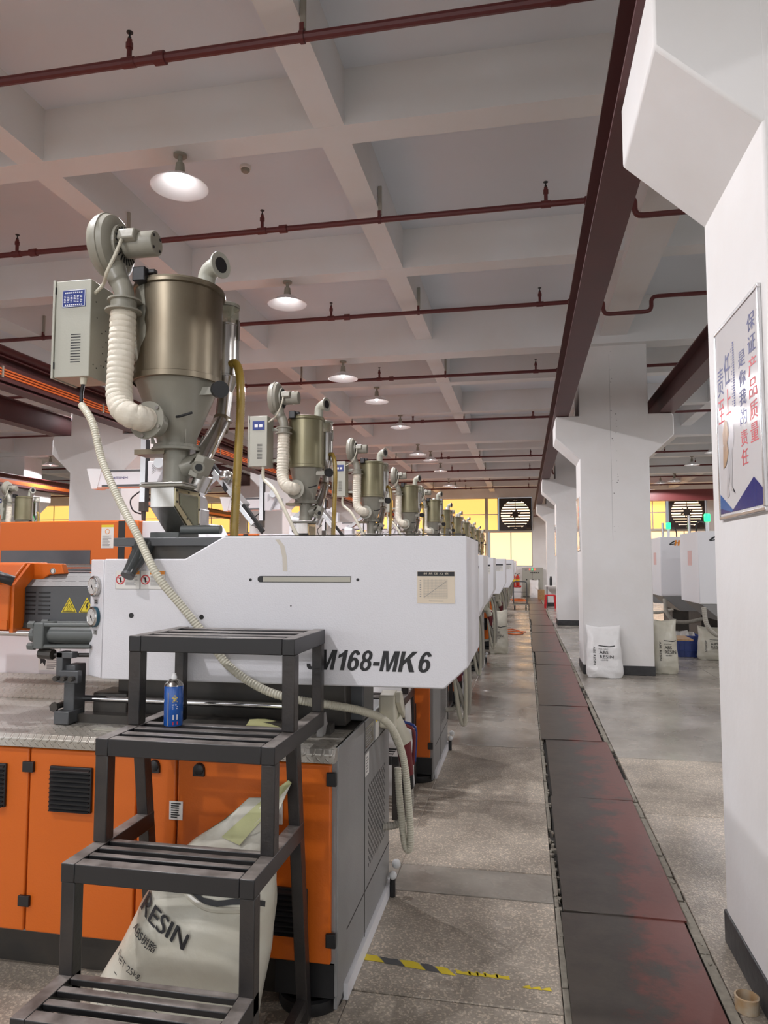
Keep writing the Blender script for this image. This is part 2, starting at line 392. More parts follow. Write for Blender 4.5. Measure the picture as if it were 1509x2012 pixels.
def rightf(x): return lambda u, v: (x, u, v)         # faces +x, u runs along +y
def lines(mb, fn, u0, u1, v0, v1, n, fill=0.5, ragged=True):
    for i in range(n):
        v = v1 - (v1 - v0) * (i + 0.5) / n; h = (v1 - v0) / n * fill / 2
        e = u0 + (u1 - u0) * (random.uniform(0.6, 1.0) if ragged else 1.0)
        quad(mb, fn, u0, e, v - h, v + h)

# ================================================================== SETTING
Y0, Y1, X0, X1 = -7.5, 34.6, -27.0, 12.5
SLAB = 5.46
# floor: dark joint bed, with each cast slab a piece of its own
floor = B(X0, X1, Y0, Y1, -0.12, -0.04).build('floor', M_dark, None); tag(floor, kind='structure')
def slab(x0, x1, y0, y1, mt, z=0.0):
    part('floor_slab', mt, floor, B(x0, x1, y0, y1, -0.04, z), bevel=0.004, seg=1)
G = 0.004
LY = [(Y0, 2.72, 0), (2.72, 3.56, 0), (3.56, 3.87, 1), (3.87, 4.97, 0), (4.97, 6.40, 0), (6.40, 9.1, 1), (9.1, 11.7, 1), (11.7, 14.6, 1), (14.6, 17.4, 1), (17.4, 20.3, 1), (20.3, 24, 1), (24, 29, 1), (29, Y1, 1)]
for a, b, s in LY:
    slab(-0.66, 0.116, a + G, b - G, M_conc if s else M_terr); 
    slab(X0, -0.66, a + G, b - G, M_conc if s else M_terr)
RY = [(Y0, 2.95, 0), (2.95, 4.92, 0), (4.92, 6.25, 0), (6.25, 8.75, 1), (8.75, 11.6, 1), (11.6, 14.4, 1), (14.4, 18, 1), (18, 23, 1), (23, 28, 1), (28, Y1, 1)]
for a, b, s in RY:
    slab(0.732, 2.6, a + G, b - G, M_conc if s else M_terr); slab(2.6, X1, a + G, b - G, M_conc if s else M_terr)
# trench down the aisle, covered with loose steel plates
YP = [0.2, 1.80, 3.46, 5.10, 6.70, 8.25, 9.9, 11.5, 13.1, 14.9, 16.7, 18.6, 20.5, 22.4, 24.3, 26.2, 28.2, 30.2, 32.2, 34.2]
for i, (a, b) in enumerate(zip(YP, YP[1:])):
    dz = 0.004 * ((i * 7) % 3); xs = ((i * 5) % 4 - 1.5) * 0.012; tw = ((i * 3) % 5 - 2) * 0.010 if i != 1 else 0.05
    x0 = 0.148 + xs; x1 = 0.678 + xs
    mb = MB().prism([(x0, a + 0.01), (x1, a + 0.01 + tw * 0.5), (x1, b - 0.008 + tw), (x0, b - 0.008)], 0.0 + dz, 0.011 + dz, 'z')
    part('cover_plate', M_plate, floor, mb, bevel=0.002, seg=1)
part('trench_bed', M_dark, floor, B(0.10, 0.745, Y0, Y1, -0.04, -0.02))
mb = MB()
for i in range(520):
    y = 0.5 + 17 * random.random() ** 1.5; s = random.uniform(0.005, 0.017)
    x = random.uniform(0.120, 0.148) if random.random() < 0.5 else random.uniform(0.684, 0.730)
    a = random.random() * 3; p = [(x + s * math.cos(a + k * 1.57) * random.uniform(.6, 1.1), y + 1.6 * s * math.sin(a + k * 1.57) * random.uniform(.6, 1.1)) for k in range(4)]
    mb.prism(p, -0.03, random.uniform(-0.012, 0.002), 'z')
part('trench_rubble', M_gravel, floor, mb, kind='stuff')
mb = MB()
for xa, xb in ((0.119, 0.143), (0.688, 0.729)):
    y = 0.5
    while y < 34:
        l = random.uniform(0.2, 0.8)
        if random.random() < 0.9:
            e = random.uniform(0, .008); d = random.uniform(-.004, .004)
            mb.prism([(xa, y), (xb - e, y + d), (xb - e * .3, y + l * .5), (xb - e, y + l + d), (xa, y + l)], -0.03, -0.002 - random.uniform(0, .004), 'z')
        y += l + random.uniform(0.006, 0.03)
part('trench_edging', M_gravel, floor, mb, kind='stuff')
# worn hazard tape
mb = MB(); mk = MB(); fl = lambda u, v: (u, v, 0.0012)
xx = -0.655
for k in range(5):
    w = 0.085 if k < 3 else 0.06
    yy = 2.945 - 0.03 * k * 0.3
    tgt = mb if k % 2 == 0 else mk
    poly(tgt, fl, [(xx, yy - 0.022), (xx + w, yy - 0.03 + 0.004 * random.random()), (xx + w - 0.04, yy + 0.018), (xx + w * .5 - .03, yy + 0.026 - .01 * random.random()), (xx - 0.03, yy + 0.024)])
    xx += w
for k in range(5):
    w = random.uniform(0.03, 0.06); poly(mb, fl, [(xx, 2.90), (xx + w, 2.895), (xx + w * 0.9, 2.922), (xx + w * .4, 2.915), (xx - 0.01, 2.93)]); xx += w * 0.86
xx += 0.05
for k in range(3):
    w = random.uniform(0.03, 0.05); poly(mb, fl, [(xx, 2.855), (xx + w, 2.85), (xx + w * 0.8, 2.874), (xx + w * .4, 2.868)]); xx += w * 0.9
part('hazard_tape', M_yellow, floor, mb); part('hazard_tape', M_dgrey, floor, mk)

# walls
def wall(name, *a):
    o = B(*a).build(name, M_wall, None); tag(o, kind='structure'); return o
wall('wall_left', X0 - 0.25, X0, Y0, Y1, 0, SLAB)
wall('wall_right', X1, X1 + 0.25, Y0, Y1, 0, SLAB)
fwall = wall('wall_front', X0, X1, Y0 - 0.25, Y0, 0, 1.0)
part('wall_head', M_wall, fwall, B(X0, X1, Y0 - .25, Y0, 4.6, SLAB))
FW = [(-26 + 3.45 * k, -23.0 + 3.45 * k) for k in range(11)]
q = X0
for a, b in FW:
    part('wall_pier', M_wall, fwall, B(q, a, Y0 - .25, Y0, 1.0, 4.6)); q = b
part('wall_pier', M_wall, fwall, B(q, X1, Y0 - .25, Y0, 1.0, 4.6))
for k, (a, b) in enumerate(FW):  # added windows, out of view: their glowing panes fill ceiling and machine fronts
    y = Y0 - .12
    o = MB().box(a, b, y, y + .05, 1.0, 1.05).box(a, b, y, y + .05, 4.55, 4.6).box(a, a + .05, y, y + .05, 1.0, 4.6).box(b - .05, b, y, y + .05, 1.0, 4.6).build('window_%d' % (40 + k), M_frame, None, org=(a, y, 1)); tag(o, kind='structure')
    for i in range(3):
        w_ = (b - a) / 3
        part('pane', M_fill, o, B(a + w_ * i + .02, a + w_ * (i + 1) - .02, y + .02, y + .03, 1.03, 4.57))
# back wall is built around its windows: sill band, head band, and piers
back = wall('wall_back', X0, X1, Y1, Y1 + 0.25, 0, 1.40)
part('wall_head', M_wall, back, B(X0, X1, Y1, Y1 + 0.25, 4.72, SLAB))
WB = [(-26.3, -23.0), (-22.2, -18.9), (-18.1, -14.9), (-14.0, -10.6), (-9.7, -6.3), (-5.2, 0.40), (2.3, 5.0), (5.25, 8.2), (8.9, 11.9)]
px = X0
for a, b in WB:
    part('wall_pier', M_wall, back, B(px, a, Y1, Y1 + 0.25, 1.40, 4.72)); px = b
part('wall_pier', M_wall, back, B(px, X1, Y1, Y1 + 0.25, 1.40, 4.72))
def window(idx, x0, x1, z0, z1, cols, rows, mt):
    w = MB(); y = Y1 + 0.05
    f = 0.035
    w.box(x0, x1, y, y + .06, z0, z0 + f); w.box(x0, x1, y, y + .06, z1 - f, z1)
    w.box(x0, x0 + f, y, y + .06, z0, z1); w.box(x1 - f, x1, y, y + .06, z0, z1)
    o = w.build('window_%d' % idx, M_frame, None, org=((x0 + x1) / 2, y, z0)); tag(o, kind='structure')
    for i in range(cols):
        for j in range(rows):
            a = x0 + (x1 - x0) * i / cols; b = x0 + (x1 - x0) * (i + 1) / cols
            c = z0 + (z1 - z0) * j / rows; d = z0 + (z1 - z0) * (j + 1) / rows
            part('pane', mt, o, B(a + 0.02, b - 0.02, y + .025, y + .035, c + .02, d - .02))
    for i in range(1, cols):
        a = x0 + (x1 - x0) * i / cols; part('mullion', M_frame, o, B(a - .022, a + .022, y, y + .06, z0 + f, z1 - f))
    for j in range(1, rows):
        c = z0 + (z1 - z0) * j / rows; part('glazing_bar', M_frame, o, B(x0 + f, x1 - f, y + .01, y + .05, c - .012, c + .012))
    return o
n = 1
for a, b in WB:
    if (a, b) == (-5.2, 0.40):
        window(n, -1.62, 0.40, 1.42, 3.06, 2, 1, M_winw); n += 1
        window(n, -1.72, -1.20, 3.12, 4.70, 1, 2, M_winy); n += 1
        window(n, -3.90, -1.80, 3.12, 4.70, 1, 2, M_winy); n += 1
        window(n, -5.18, -4.0, 3.12, 4.70, 1, 2, M_winy); n += 1
        window(n, -3.9, -1.68, 1.42, 3.06, 3, 1, M_winw); n += 1
        window(n, -5.18, -3.98, 1.42, 3.06, 2, 1, M_winw); n += 1
        part('wall_pier', M_frame, back, B(-1.80, -1.68, Y1 + .02, Y1 + .14, 1.42, 4.70))
        part('wall_transom', M_frame, back, B(-5.2, 0.4, Y1 + .0, Y1 + .12, 3.05, 3.125))
    elif (a, b) == (5.25, 8.2):
        window(n, 5.27, 6.45, 3.12, 4.70, 2, 2, M_winy); n += 1
        window(n, 5.27, 8.18, 1.42, 3.06, 3, 1, M_winw); n += 1
        part('wall_transom', M_frame, back, B(5.25, 8.2, Y1 + .0, Y1 + .12, 3.05, 3.125))
    else:
        window(n, a + .02, b - .02, 3.12, 4.70, 3, 2, M_winy); n += 1
        window(n, a + .02, b - .02, 1.42, 3.06, 3, 1, M_winw); n += 1
        part('wall_transom', M_frame, back, B(a, b, Y1 + .0, Y1 + .12, 3.05, 3.125))
# exhaust fans set in the back wall
def fan(cx, label):
    z0, z1, h = 3.13, 4.66, 0.765; zc = (z0 + z1) / 2; y = Y1 - 0.10
    t = thing('exhaust_fan', (cx, y, z0), label, 'fan')
    mb = MB(); n = 40; R = 0.69
    vs = []; fs = []
    for d in (y, y + 0.20):
        for k in range(n):
            a = 2 * PI * k / n; ca, sa = math.cos(a), math.sin(a); q = max(abs(ca), abs(sa))
            vs.append((cx + R * ca, d, zc + R * sa)); vs.append((cx + h * ca / q, d, zc + h * sa / q))
    for k in range(n):
        i, j = 2 * k, 2 * ((k + 1) % n); e = 2 * n
        fs += [(i, i + 1, j + 1, j), (i + e, j + e, j + 1 + e, i + 1 + e), (i, j, j + e, i + e), (i + 1, i + 1 + e, j + 1 + e, j + 1)]
    mb.add(vs, fs); part('housing', M_fan, t, mb)
    part('daylight_opening', M_day, t, MB().cyl((cx, y + .19, zc), (cx, y + .195, zc), R * 1.0, n=40))
    for k in range(11):
        z = zc - R + 2 * R * (k + 0.5) / 11; w = math.sqrt(max(0.02, R * R - (z - zc) ** 2))
        part('louvre', M_fan, t, MB().bar((cx - w, y + .14, z), (cx + w, y + .14, z), 0.06, 0.066 + .03 * (k < 3 or k == 10)))
    part('hub', M_fan, t, MB().cyl((cx, y + .02, zc), (cx, y + .12, zc), 0.15, n=16))
    for k in range(6):
        a = 2 * PI * k / 6 + .3
        mb = MB(); d = Vector((math.cos(a), 0, math.sin(a))); s = Vector((-math.sin(a), 0, math.cos(a)))
        c = Vector((cx, y + .09, zc)); p = [c + d * .12 - s * .03, c + d * .26 - s * .025, c + d * .26 + s * .025 + Vector((0, .02, 0)), c + d * .12 + s * .03 + Vector((0, .02, 0))]
        mb.add(p + [q + Vector((0, .006, 0)) for q in p], [(0, 1, 2, 3), (7, 6, 5, 4), (0, 4, 5, 1), (1, 5, 6, 2), (2, 6, 7, 3), (3, 7, 4, 0)])
        part('blade', M_fan, t, mb)
    part('guard_bar', M_fan, t, MB().cyl((cx, y + .03, zc - R), (cx, y + .03, zc + R), 0.012, n=8))
    part('motor', M_fan, t, MB().cyl((cx + .52, y - .02, z0 + .13), (cx + .72, y - .02, z0 + .13), 0.09, n=14))
    return t
fan(-0.385, 'louvred exhaust fan in the back wall at the end of the aisle')
fan(7.33, 'louvred exhaust fan in the back wall right of the columns')

# ceiling slab and coffering beams
ceil = B(X0 - .25, X1 + .25, Y0 - .25, Y1 + .25, SLAB, SLAB + 0.15).build('ceiling', M_ceil, None); tag(ceil, kind='structure')
TY = [5.295 + 2.705 * k for k in range(-4, 11)]
GIRD = {10.77, 18.88, 2.65, 27.0, -5.5}
ys = [-2.75, -0.05, 2.65, 5.295, 8.05, 10.77, 13.4, 16.1, 18.88, 21.55, 24.2, 26.95, 29.6, 32.2]
for y in ys:
    g = y in (2.65, 10.77, 18.88, 26.95)
    w = 0.17 if g else 0.127; zb = 4.78 if g else 5.0
    part('ceiling_beam', M_beam, ceil, B(X0, X1, y - w, y + w, zb, SLAB))
for x in (-23.4, -20.6, -18.0, -15.2, -12.4, -9.75, -7.05, -4.09, -1.455, 1.31, 4.0, 6.7, 9.4):
    g = x in (1.31, -7.05, -15.2, 9.4)
    zb = 4.89 if g else 5.002
    w = 0.19 if g else 0.123
    part('ceiling_beam', M_beam, ceil, B(x - w, x + w, Y0, Y1, zb, SLAB))

# columns with corbels carrying the crane beams
def column(idx, x, y, label, base=True):
    w = 0.485; d = 0.40
    t = thing('column', (x, y, 0), label, 'column', kind='structure')
    part('shaft', M_wall, t, B(x - w, x + w, y - d, y + d, 0, 4.8), bevel=0.012)
    for s in (-1, 1):
        xo = x + s * (w + 0.345); xi = x + s * (w - 0.02)
        part('corbel', M_wall, t, MB().prism([(xi, 3.09), (xo, 3.43), (xo, 3.70), (xo - s * .02, 3.75), (xi, 3.75)], y - d, y + d), bevel=0.012)
    if y < 12 and x > 0:
        mb = MB(); rr = random.Random(idx + 3)
        for k in range(26): mb.disc((x - .02 + rr.uniform(-.012, .012) + (.06 if rr.random() < .3 else 0), y - d - .0008, rr.uniform(2.0, 4.7)), (0, 1, 0), rr.choice((.004, .005, .009)), .0008, 6)
        mb.box(x - .045, x - .042, y - d - .0009, y - d, 1.9, 4.65)
        part('nail_holes', M_inkg, t, mb, kind='stuff')
    if base: part('skirting', M_black_base, t, B(x - w - .008, x + w + .008, y - d - .008, y + d + .008, 0.001, 0.135), bevel=0.006)
    return t
for k, y in enumerate((2.95, 11.13, 19.2, 27.3)):
    nm = ('white concrete column nearest the camera on the right with a notice board', 'white concrete column with a resin sack leaning against its front', 'third white column along the aisle beside the red stool', 'farthest white column along the aisle near the back wall')[k]
    column(k, 1.305, y, nm)
for y in (11.13, 19.2, 27.3):
    column(0, -7.04, y, {11.13: 'white column on the left behind the orange hood', 19.2: 'second white column on the left, farther back', 27.3: 'third white column on the left near the back wall'}[y])
for y in (11.13, 19.2): column(0, -15.2, y, {11.13: 'white column at far left beyond the first left-hand column', 19.2: 'white column at far left, second from the front'}[y])
# chipped plaster at the foot of the near column
part_t = thing('drain_pipe_stub', (0.745, 2.87, 0), 'broken open pipe end at the foot of the nearest column', 'pipe')
part('pipe_wall', mat('ochre_pipe', (0.42, 0.22, 0.06), 0.6, col2=(0.5, 0.45, 0.36), vscale=18), part_t, MB().lathe([(0.040, 0), (0.042, 0.05), (0.036, 0.052), (0.034, 0.005), (0.001, 0.004)], (0.762, 2.87, 0.001), n=20), smooth=True)

# crane runway I-beams
def ibeam(x, label, z=3.755, y0=Y0, y1=34.4):
    w = 0.11; h = 0.36; t = 0.018
    mb = MB().prism([(x - w, z), (x + w, z), (x + w, z + t), (x + .008, z + t), (x + .008, z + h - t), (x + w, z + h - t), (x + w, z + h), (x - w, z + h), (x - w, z + h - t), (x - .008, z + h - t), (x - .008, z + t), (x - w, z + t)], y0, y1)
    o = mb.build('crane_beam', M_ibeam, None, org=(x, 10, z)); return tag(o, label, 'beam')
ibeam(0.565, 'maroon steel crane beam along the aisle side of the columns')
ibeam(2.045, 'maroon steel crane beam behind the columns on the right')
ibeam(-6.30, 'maroon steel crane beam on the left carrying orange conductor rails')
ibeam(-7.80, 'maroon steel crane beam on the far side of the left columns')
ibeam(-14.4, 'maroon steel crane beam in the far left bay')
# conductor rails
t = thing('conductor_rail', (-6.12, 10, 3.8), 'bundle of orange conductor rails clipped along the left crane beam', 'rail')
part('channel', M_ibeam, t, MB().box(-6.185, -6.165, -2, 34, 3.80, 4.0))
for k in range(3):
    part('orange_sheath', M_cableor, t, MB().box(-6.163, -6.145, -2, 34, 3.855 + k * .034, 3.875 + k * .034))
for k in range(16):
    y = -1 + 2.1 * k
    part('bracket', M_galv, t, MB().box(-6.164, -6.138, y, y + .03, 3.83, 3.97))
t = thing('conductor_rail', (-14.25, 10, 3.8), 'orange conductor rail along the far left crane beam', 'rail')
part('orange_sheath', M_cableor, t, MB().box(-14.28, -14.24, -2, 34, 3.83, 3.93))
part('bracket', M_galv, t, MB().box(-14.3, -14.22, 12, 12.05, 3.80, 4.0))
# end crane girder, dark red, across the right bay in front of the windows
o = B(2.2, X1, 31.0, 31.35, 4.15, 4.6).build('overhead_crane_girder', mat('faded_maroon_girder', (0.20, 0.045, 0.045), 0.45), None, org=(6, 31, 4.15)); tag(o, 'faded maroon travelling crane girder spanning the right bay before the windows', 'crane')

# sprinkler pipes
ZP = 4.87
LABP = ['nearest maroon sprinkler pipe crossing the top of the picture', 'second maroon sprinkler pipe, passing behind the blower of the nearest dryer', 'third maroon sprinkler pipe, dipping under the beam before the middle column', 'fourth maroon sprinkler pipe counting from the camera', 'fifth maroon sprinkler pipe counting from the camera', 'sixth maroon sprinkler pipe counting from the camera', 'seventh maroon sprinkler pipe counting from the camera', 'eighth maroon sprinkler pipe, second from the back wall', 'ninth maroon sprinkler pipe, closest to the back wall']
for k, y in enumerate((4.05, 6.475, 9.05, 12.3, 16.25, 22.15, 25.4, 28.6, 31.6)):
    t = thing('sprinkler_pipe', (-2.5, y, ZP), LABP[k], 'pipe', 'sprinkler pipes under the ceiling')
    r = 0.030 if k == 0 else 0.027
    part('pipe', M_pipe, t, MB().tube([(X0 + .5, y, ZP), (0.83, y, ZP)], r, 10, 1), smooth=True)
    part('pipe', M_pipe, t, MB().tube([(0.75, y, ZP), (0.93, y, ZP), (0.99, y, ZP - .02), (1.01, y, ZP - .06), (1.01, y, ZP - .12), (1.03, y, ZP - .17), (1.08, y, ZP - .185), (1.2, y, ZP - .185), (1.4, y, ZP - .185), (1.5, y, ZP - .185), (1.56, y, ZP - .17), (1.58, y, ZP - .12), (1.58, y, ZP - .06), (1.60, y, ZP - .02), (1.66, y, ZP), (2, y, ZP)], r * .95, 10, 2), smooth=True)
    part('pipe', M_pipe, t, MB().tube([(1.95, y, ZP), (X1 - .3, y, ZP)], r, 10, 1), smooth=True)
    for x in (-10.7, -7.95, -5.25, -2.5, 0.24, 2.97, 5.7):
        h = part('sprinkler_riser', M_pipe, t, MB().lathe([(.034, -.045), (.034, .045)], (x, y, ZP), (1, 0, 0), 12).cyl((x, y, ZP), (x, y, ZP + .16), .017, n=10).cyl((x, y, ZP + .10), (x, y, ZP + .135), .024, n=10), smooth=True)
        part('sprinkler_head', M_black, h, MB().lathe([(.012, 0), (.012, .015), (.006, .016), (.006, .045), (.022, .047), (.022, .052)], (x, y, ZP + .16), n=10))
    for x in (-9.6, -6.85, -3.96, -1.315, 4.13):
        part('hanger_strap', M_galv, t, MB().box(x - .012, x + .022, y - .012, y + .012, ZP + .05, 5.20))
        part('hanger_clamp', M_pipe, t, MB().lathe([(r + .009, -.014), (r + .009, .014)], (x, y, ZP), (1, 0, 0), 12).box(x - .014, x + .014, y - .02, y + .02, ZP + .03, ZP + .085))
    for x in (-2.28, -5.05, 0.62):
        part('coupling', M_pipe, t, MB().lathe([(r + .004, -.04), (r + .013, -.038), (r + .013, .038), (r + .004, .04)], (x, y, ZP), (1, 0, 0), 12))
t = thing('sprinkler_main', (-6.38, 8.8, 4.24), 'thick maroon sprinkler main running along the hall at far left', 'pipe')
part('pipe', M_pipe, t, MB().cyl((-6.38, -2, 4.24), (-6.38, 34, 4.24), .075, n=14), smooth=True)
for y in (7.2, 8.8, 12, 16, 20): part('flange', M_pipe, t, MB().disc((-6.38, y, 4.24), (0, 1, 0), .115, .05, 14))
part('stub', M_pipe, t, MB().cyl((-6.38, 8.9, 4.24), (-5.4, 8.9, 4.24), .03, n=10))

# smoke detector
t = thing('smoke_detector', (-2.62, 6.32, SLAB - .06), 'small white smoke detector on the ceiling right of the nearest lamp', 'detector')
part('base', M_paper, t, MB().lathe([(.055, .06), (.055, .035), (.048, .03)], (-2.62, 6.32, SLAB - .06), n=20))
part('sensor_cap', M_cast, t, MB().lathe([(.03, 0), (.042, .012), (.042, .03)], (-2.62, 6.32, SLAB - .06), n=20))

# high-bay pendant lamps: each lights the hall
def lamp_proto(x, y, z):
    t = thing('pendant_lamp', (x, y, z), 'lamp', 'lamp', 'pendant lamps under the ceiling beams')
    part('ceiling_mount', M_cast, t, MB().lathe([(.055, .28), (.055, .262), (.02, .26), (.02, .20)], (x, y, z), n=16))
    part('socket', M_cast, t, MB().lathe([(.02, .21), (.035, .20), (.04, .14), (.045, .10)], (x, y, z), n=16), smooth=True)
    mb = MB()
    prof = [(.045, .105), (.075, .10), (.12, .075), (.18, .035), (.225, .004), (.235, 0.0), (.235, -.004), (.222, 0.0), (.178, .029), (.118, .068), (.072, .093), (.045, .097)]
    mb.lathe(prof, (x, y, z), n=32, caps=False); part('shade', M_shade, t, mb, smooth=True)
    part('bulb', M_bulb, t, MB().sphere((x, y, z + .055), .035, sc=(1, 1, 1.2)), smooth=True)
    return t
LX = {-2.775: [-2.75, -0.05, 2.65, 5.295, 8.05, 10.77, 13.4, 16.1, 18.88, 21.55, 24.2, 26.95, 29.6], 5.33: [-0.05, 5.295, 10.77, 16.1, 21.55, 24.2, 26.95, 29.6, 32.2],
      -8.35: [-0.05, 5.295, 10.77, 16.1, 21.55, 27.0, 32.2], 2.35: [], -13.9: [2.65, 10.77, 18.88, 27.0], -20.5: [5.295, 16.1, 26.95]}
proto = None; ORD = ['first', 'second', 'third', 'fourth', 'fifth', 'sixth', 'seventh', 'eighth', 'ninth', 'tenth', 'eleventh', 'twelfth', 'thirteenth']
lampd = bpy.data.lights.new('lamp_bulb_light', 'SPOT'); lampd.spot_size = math.radians(164); lampd.spot_blend = 0.12; lampd.energy = LAMP_POWER; lampd.color = LAMP_COLOR; lampd.shadow_soft_size = 0.05
for x, yl in LX.items():
    vis = 0
    for y in yl:
        g = y in (2.65, 10.77, 18.88, 26.95, 27.0); zz = (4.78 if g else 5.0) - 0.28
        row = {-2.775: 'row over the machines', 5.33: 'row over the right-hand bay', -8.35: 'beyond the left columns', -13.9: 'in the far left bay', -20.5: 'in the outermost left bay'}[x]
        if y > 4 or x != -2.775: vis += 1
        lab = ('%s white pendant lamp from the front, %s' % (ORD[max(0, vis - 1)], row)) if (y > 4 or x != -2.775) else 'white pendant lamp behind the camera, %s' % ('far', 'middle', 'near')[min(2, int((y + 2.8) / 2.6))]
        if proto is None:
            proto = lamp_proto(x, y, zz); o = proto
        else:
            o = copy_thing(proto, (x - proto.location.x, y - proto.location.y, zz - proto.location.z))
        o['label'] = lab
        lo = bpy.data.objects.new('lamp_light', lampd); C.objects.link(lo); lo.location = (x, y, zz + 0.01); 

# ================================================================== HERO MACHINE (nearest)
def prohibition(par, fn, cu, cv, r):
    part('red_ring', M_inkr, par, ring(MB(), fn, cu, cv, r * .8, r))
    mb = MB(); poly(mb, fn, [(cu - r * .6, cv + r * .5), (cu - r * .5, cv + r * .6), (cu + r * .6, cv - r * .5), (cu + r * .5, cv - r * .6)])
    part('red_slash', M_inkr, par, mb)
    mb = MB(); poly(mb, lambda u, v: Vector(fn(u, v)) * 1, [(cu - r * .2, cv + r * .6), (cu + r * .15, cv + r * .4), (cu + r * .25, cv - r * .6), (cu - r * .1, cv - r * .5)])
    part('hand_pictogram', M_ink, par, mb)

def base_unit(m, yf, xl, doors, seat=True):
    """base cabinet shared by all machines; yf front face, right end at x=-0.67"""
    yb = yf + 1.0
    part('base_frame', M_grey, m, B(xl, -0.675, yf + .02, yb, 0.175, .895))
    part('plinth', M_dirty, m, B(xl, -0.80, yf + .12, yb - .05, 0.0, .18))
    for (a, b) in doors:
        part('door', M_orange, m, B(a, b, yf - .002, yf + .022, .185, .875), bevel=0.006)
    part('end_panel', M_grey, m, B(-0.685, -0.668, yf + .022, yb, 0.065, .93), bevel=0.004)
    part('floor_strip', M_white2, m, B(-0.675, -0.655, yf + .12, yb + .03, 0.002, .06))
    # end panel seams
    mb = MB(); mb.box(-.668, -.6665, yf + .45, yf + .454, .06, .93); mb.box(-.668, -.6665, yf + .45, yb, .80, .804); mb.box(-.668, -.6665, yf + .15, yb, .235, .239)
    part('panel_seam', M_dark, m, mb)
    mb = MB()
    for i in range(10):
        for j in range(22):
            u = yf + .53 + i * .037 + (j % 2) * .0185; v = .315 + j * .0155
            mb.disc((-.6685, u, v), (1, 0, 0), .0080, .001, 6)
    part('vent_holes', M_black, m, mb, kind='stuff')
    fp = part('levelling_pad', M_black, m, MB().lathe([(.115, 0.001), (.12, .012), (.118, .045), (.105, .05), (.10, .04), (.03, .04)], (-.79, yf + .11, 0), n=28), smooth=True)
    part('levelling_bolt', M_dirty, fp, MB().cyl((-.79, yf + .11, .03), (-.79, yf + .11, .19), .016, n=10))
    part('pad_bracket', M_black, m, B(-.90, -.68, yf + .02, yf + .035, .06, .18))
    part('corner_bracket', M_grey, m, MB().prism([(yf + .03, .02), (yf + .16, .03), (yf + .155, .2), (yf + .03, .1)], -.684, -.672, 'x'))
    for z in (.27, .825):
        part('hinge', M_black, m, B(-.705, -.668, yf - .012, yf + .004, z - .024, z + .024), bevel=0.003)
    # foam end caps and black peg at the rear corner
    part('white_pipe_cap', M_inkw, m, MB().sphere((-.632, yb - .0, .135), .022), smooth=True)
    part('white_pipe_cap', M_inkw, m, MB().sphere((-.638, yb - .06, .105), .020), smooth=True)
    part('black_peg', M_black, m, MB().cyl((-.642, yb - .045, .0), (-.642, yb - .045, .085), .014, n=10))

def louvre(m, x0, x1, z0, z1, y):
    v = part('louvre_vent', M_black, m, B(x0, x1, y - .014, y - .002, z0, z1), bevel=.003)
    n = int((z1 - z0) / .0165)
    for i in range(n):
        z = z0 + (z1 - z0) * (i + .5) / n
        part('slat', M_black, v, MB().prism([(y - .026, z - .005), (y - .010, z + .004), (y - .010, z - .004)], x0 + .006, x1 - .006, 'x'))

def end_plug(m, yb):
    """socket boxes, plug and looping conduits on the end of the base"""
    x = -.668; y = yb - .15; Z = lambda z: z + .055
    s = part('socket_box', M_conduit, m, MB().prism([(y - .10, .84), (y + .05, .80), (y + .06, .93), (y - .02, 1.0), (y - .10, .985)], x, x + .075, 'x'), bevel=.008)
    part('socket_lid', M_conduit, s, MB().prism([(y - .09, .955), (y + .03, .86), (y + .05, .885), (y - .04, 1.0), (y - .08, 1.0)], x + .075, x + .10, 'x'), bevel=.004)
    part('socket_neck', M_conduit, s, MB().cyl((x + .05, y - .02, .87), (x + .095, y + .015, .755), .040, .044, n=18), smooth=True)
    p = part('plug', M_dred, m, MB().cyl((x + .093, y + .013, .765), (x + .113, y + .028, .60), .037, .029, n=18), smooth=True)
    part('plug_gland', M_black, p, MB().cyl((x + .112, y + .028, .605), (x + .12, y + .035, .535), .027, .022, n=16), smooth=True)
    part('cable', M_ghose, m, MB().tube([(x + .12, y + .035, .54), (x + .122, y + .04, .47), (x + .11, y + .045, .41), (x + .06, y + .03, .365), (x - .01, y, .36)], .017, 10, 6, rib=.12, pitch=.007), smooth=False)
    for c, dy in ((M_dred, .0), (M_blue, .05)):
        part('coupling_lever', c, m, MB().tube([(x + .08, y + .03 + dy, .83), (x + .13, y + .05 + dy, .81), (x + .142, y + .05 + dy, .77), (x + .135, y + .05 + dy, .64)], .008, 8, 3))

HY = 2.53
hero = thing('injection_moulding_machine', (-1.6, 3.03, 0), 'nearest injection moulding machine, long white housing lettered JM168-MK 6 on orange base', 'machine', 'injection moulding machines left of the aisle')
base_unit(hero, HY, -4.6, [(-3.4, -2.62), (-2.61, -1.912), (-1.905, -1.452), (-1.445, -1.290), (-1.282, -0.69)])
for x in (-1.908,):
    for z in (.30, .805): part('hinge', M_black, hero, B(x - .024, x + .024, HY - .014, HY + .0, z - .020, z + .020), bevel=.002)
louvre(hero, -1.812, -1.632, .645, .815, HY); louvre(hero, -2.25, -2.005, .645, .812, HY); louvre(hero, -.93, -.772, .275, .44, HY)
for x, z in ((-1.376, .838), (-1.195, .835)):
    part('door_knob', M_black, hero, MB().lathe([(.022, 0), (.020, .014), (.012, .018)], (x, HY - .002, z), (0, -1, 0), 18).box(x - .022, x + .022, HY - .013, HY - .002, z - .026, z), smooth=True)
s = part('door_sticker', M_paper, hero, B(-1.312, -1.258, HY - .006, HY - .0035, .645, .712))
mb = MB(); lines(mb, front(HY - .0065), -1.305, -1.265, .65, .708, 7); part('print', M_ink, s, mb)
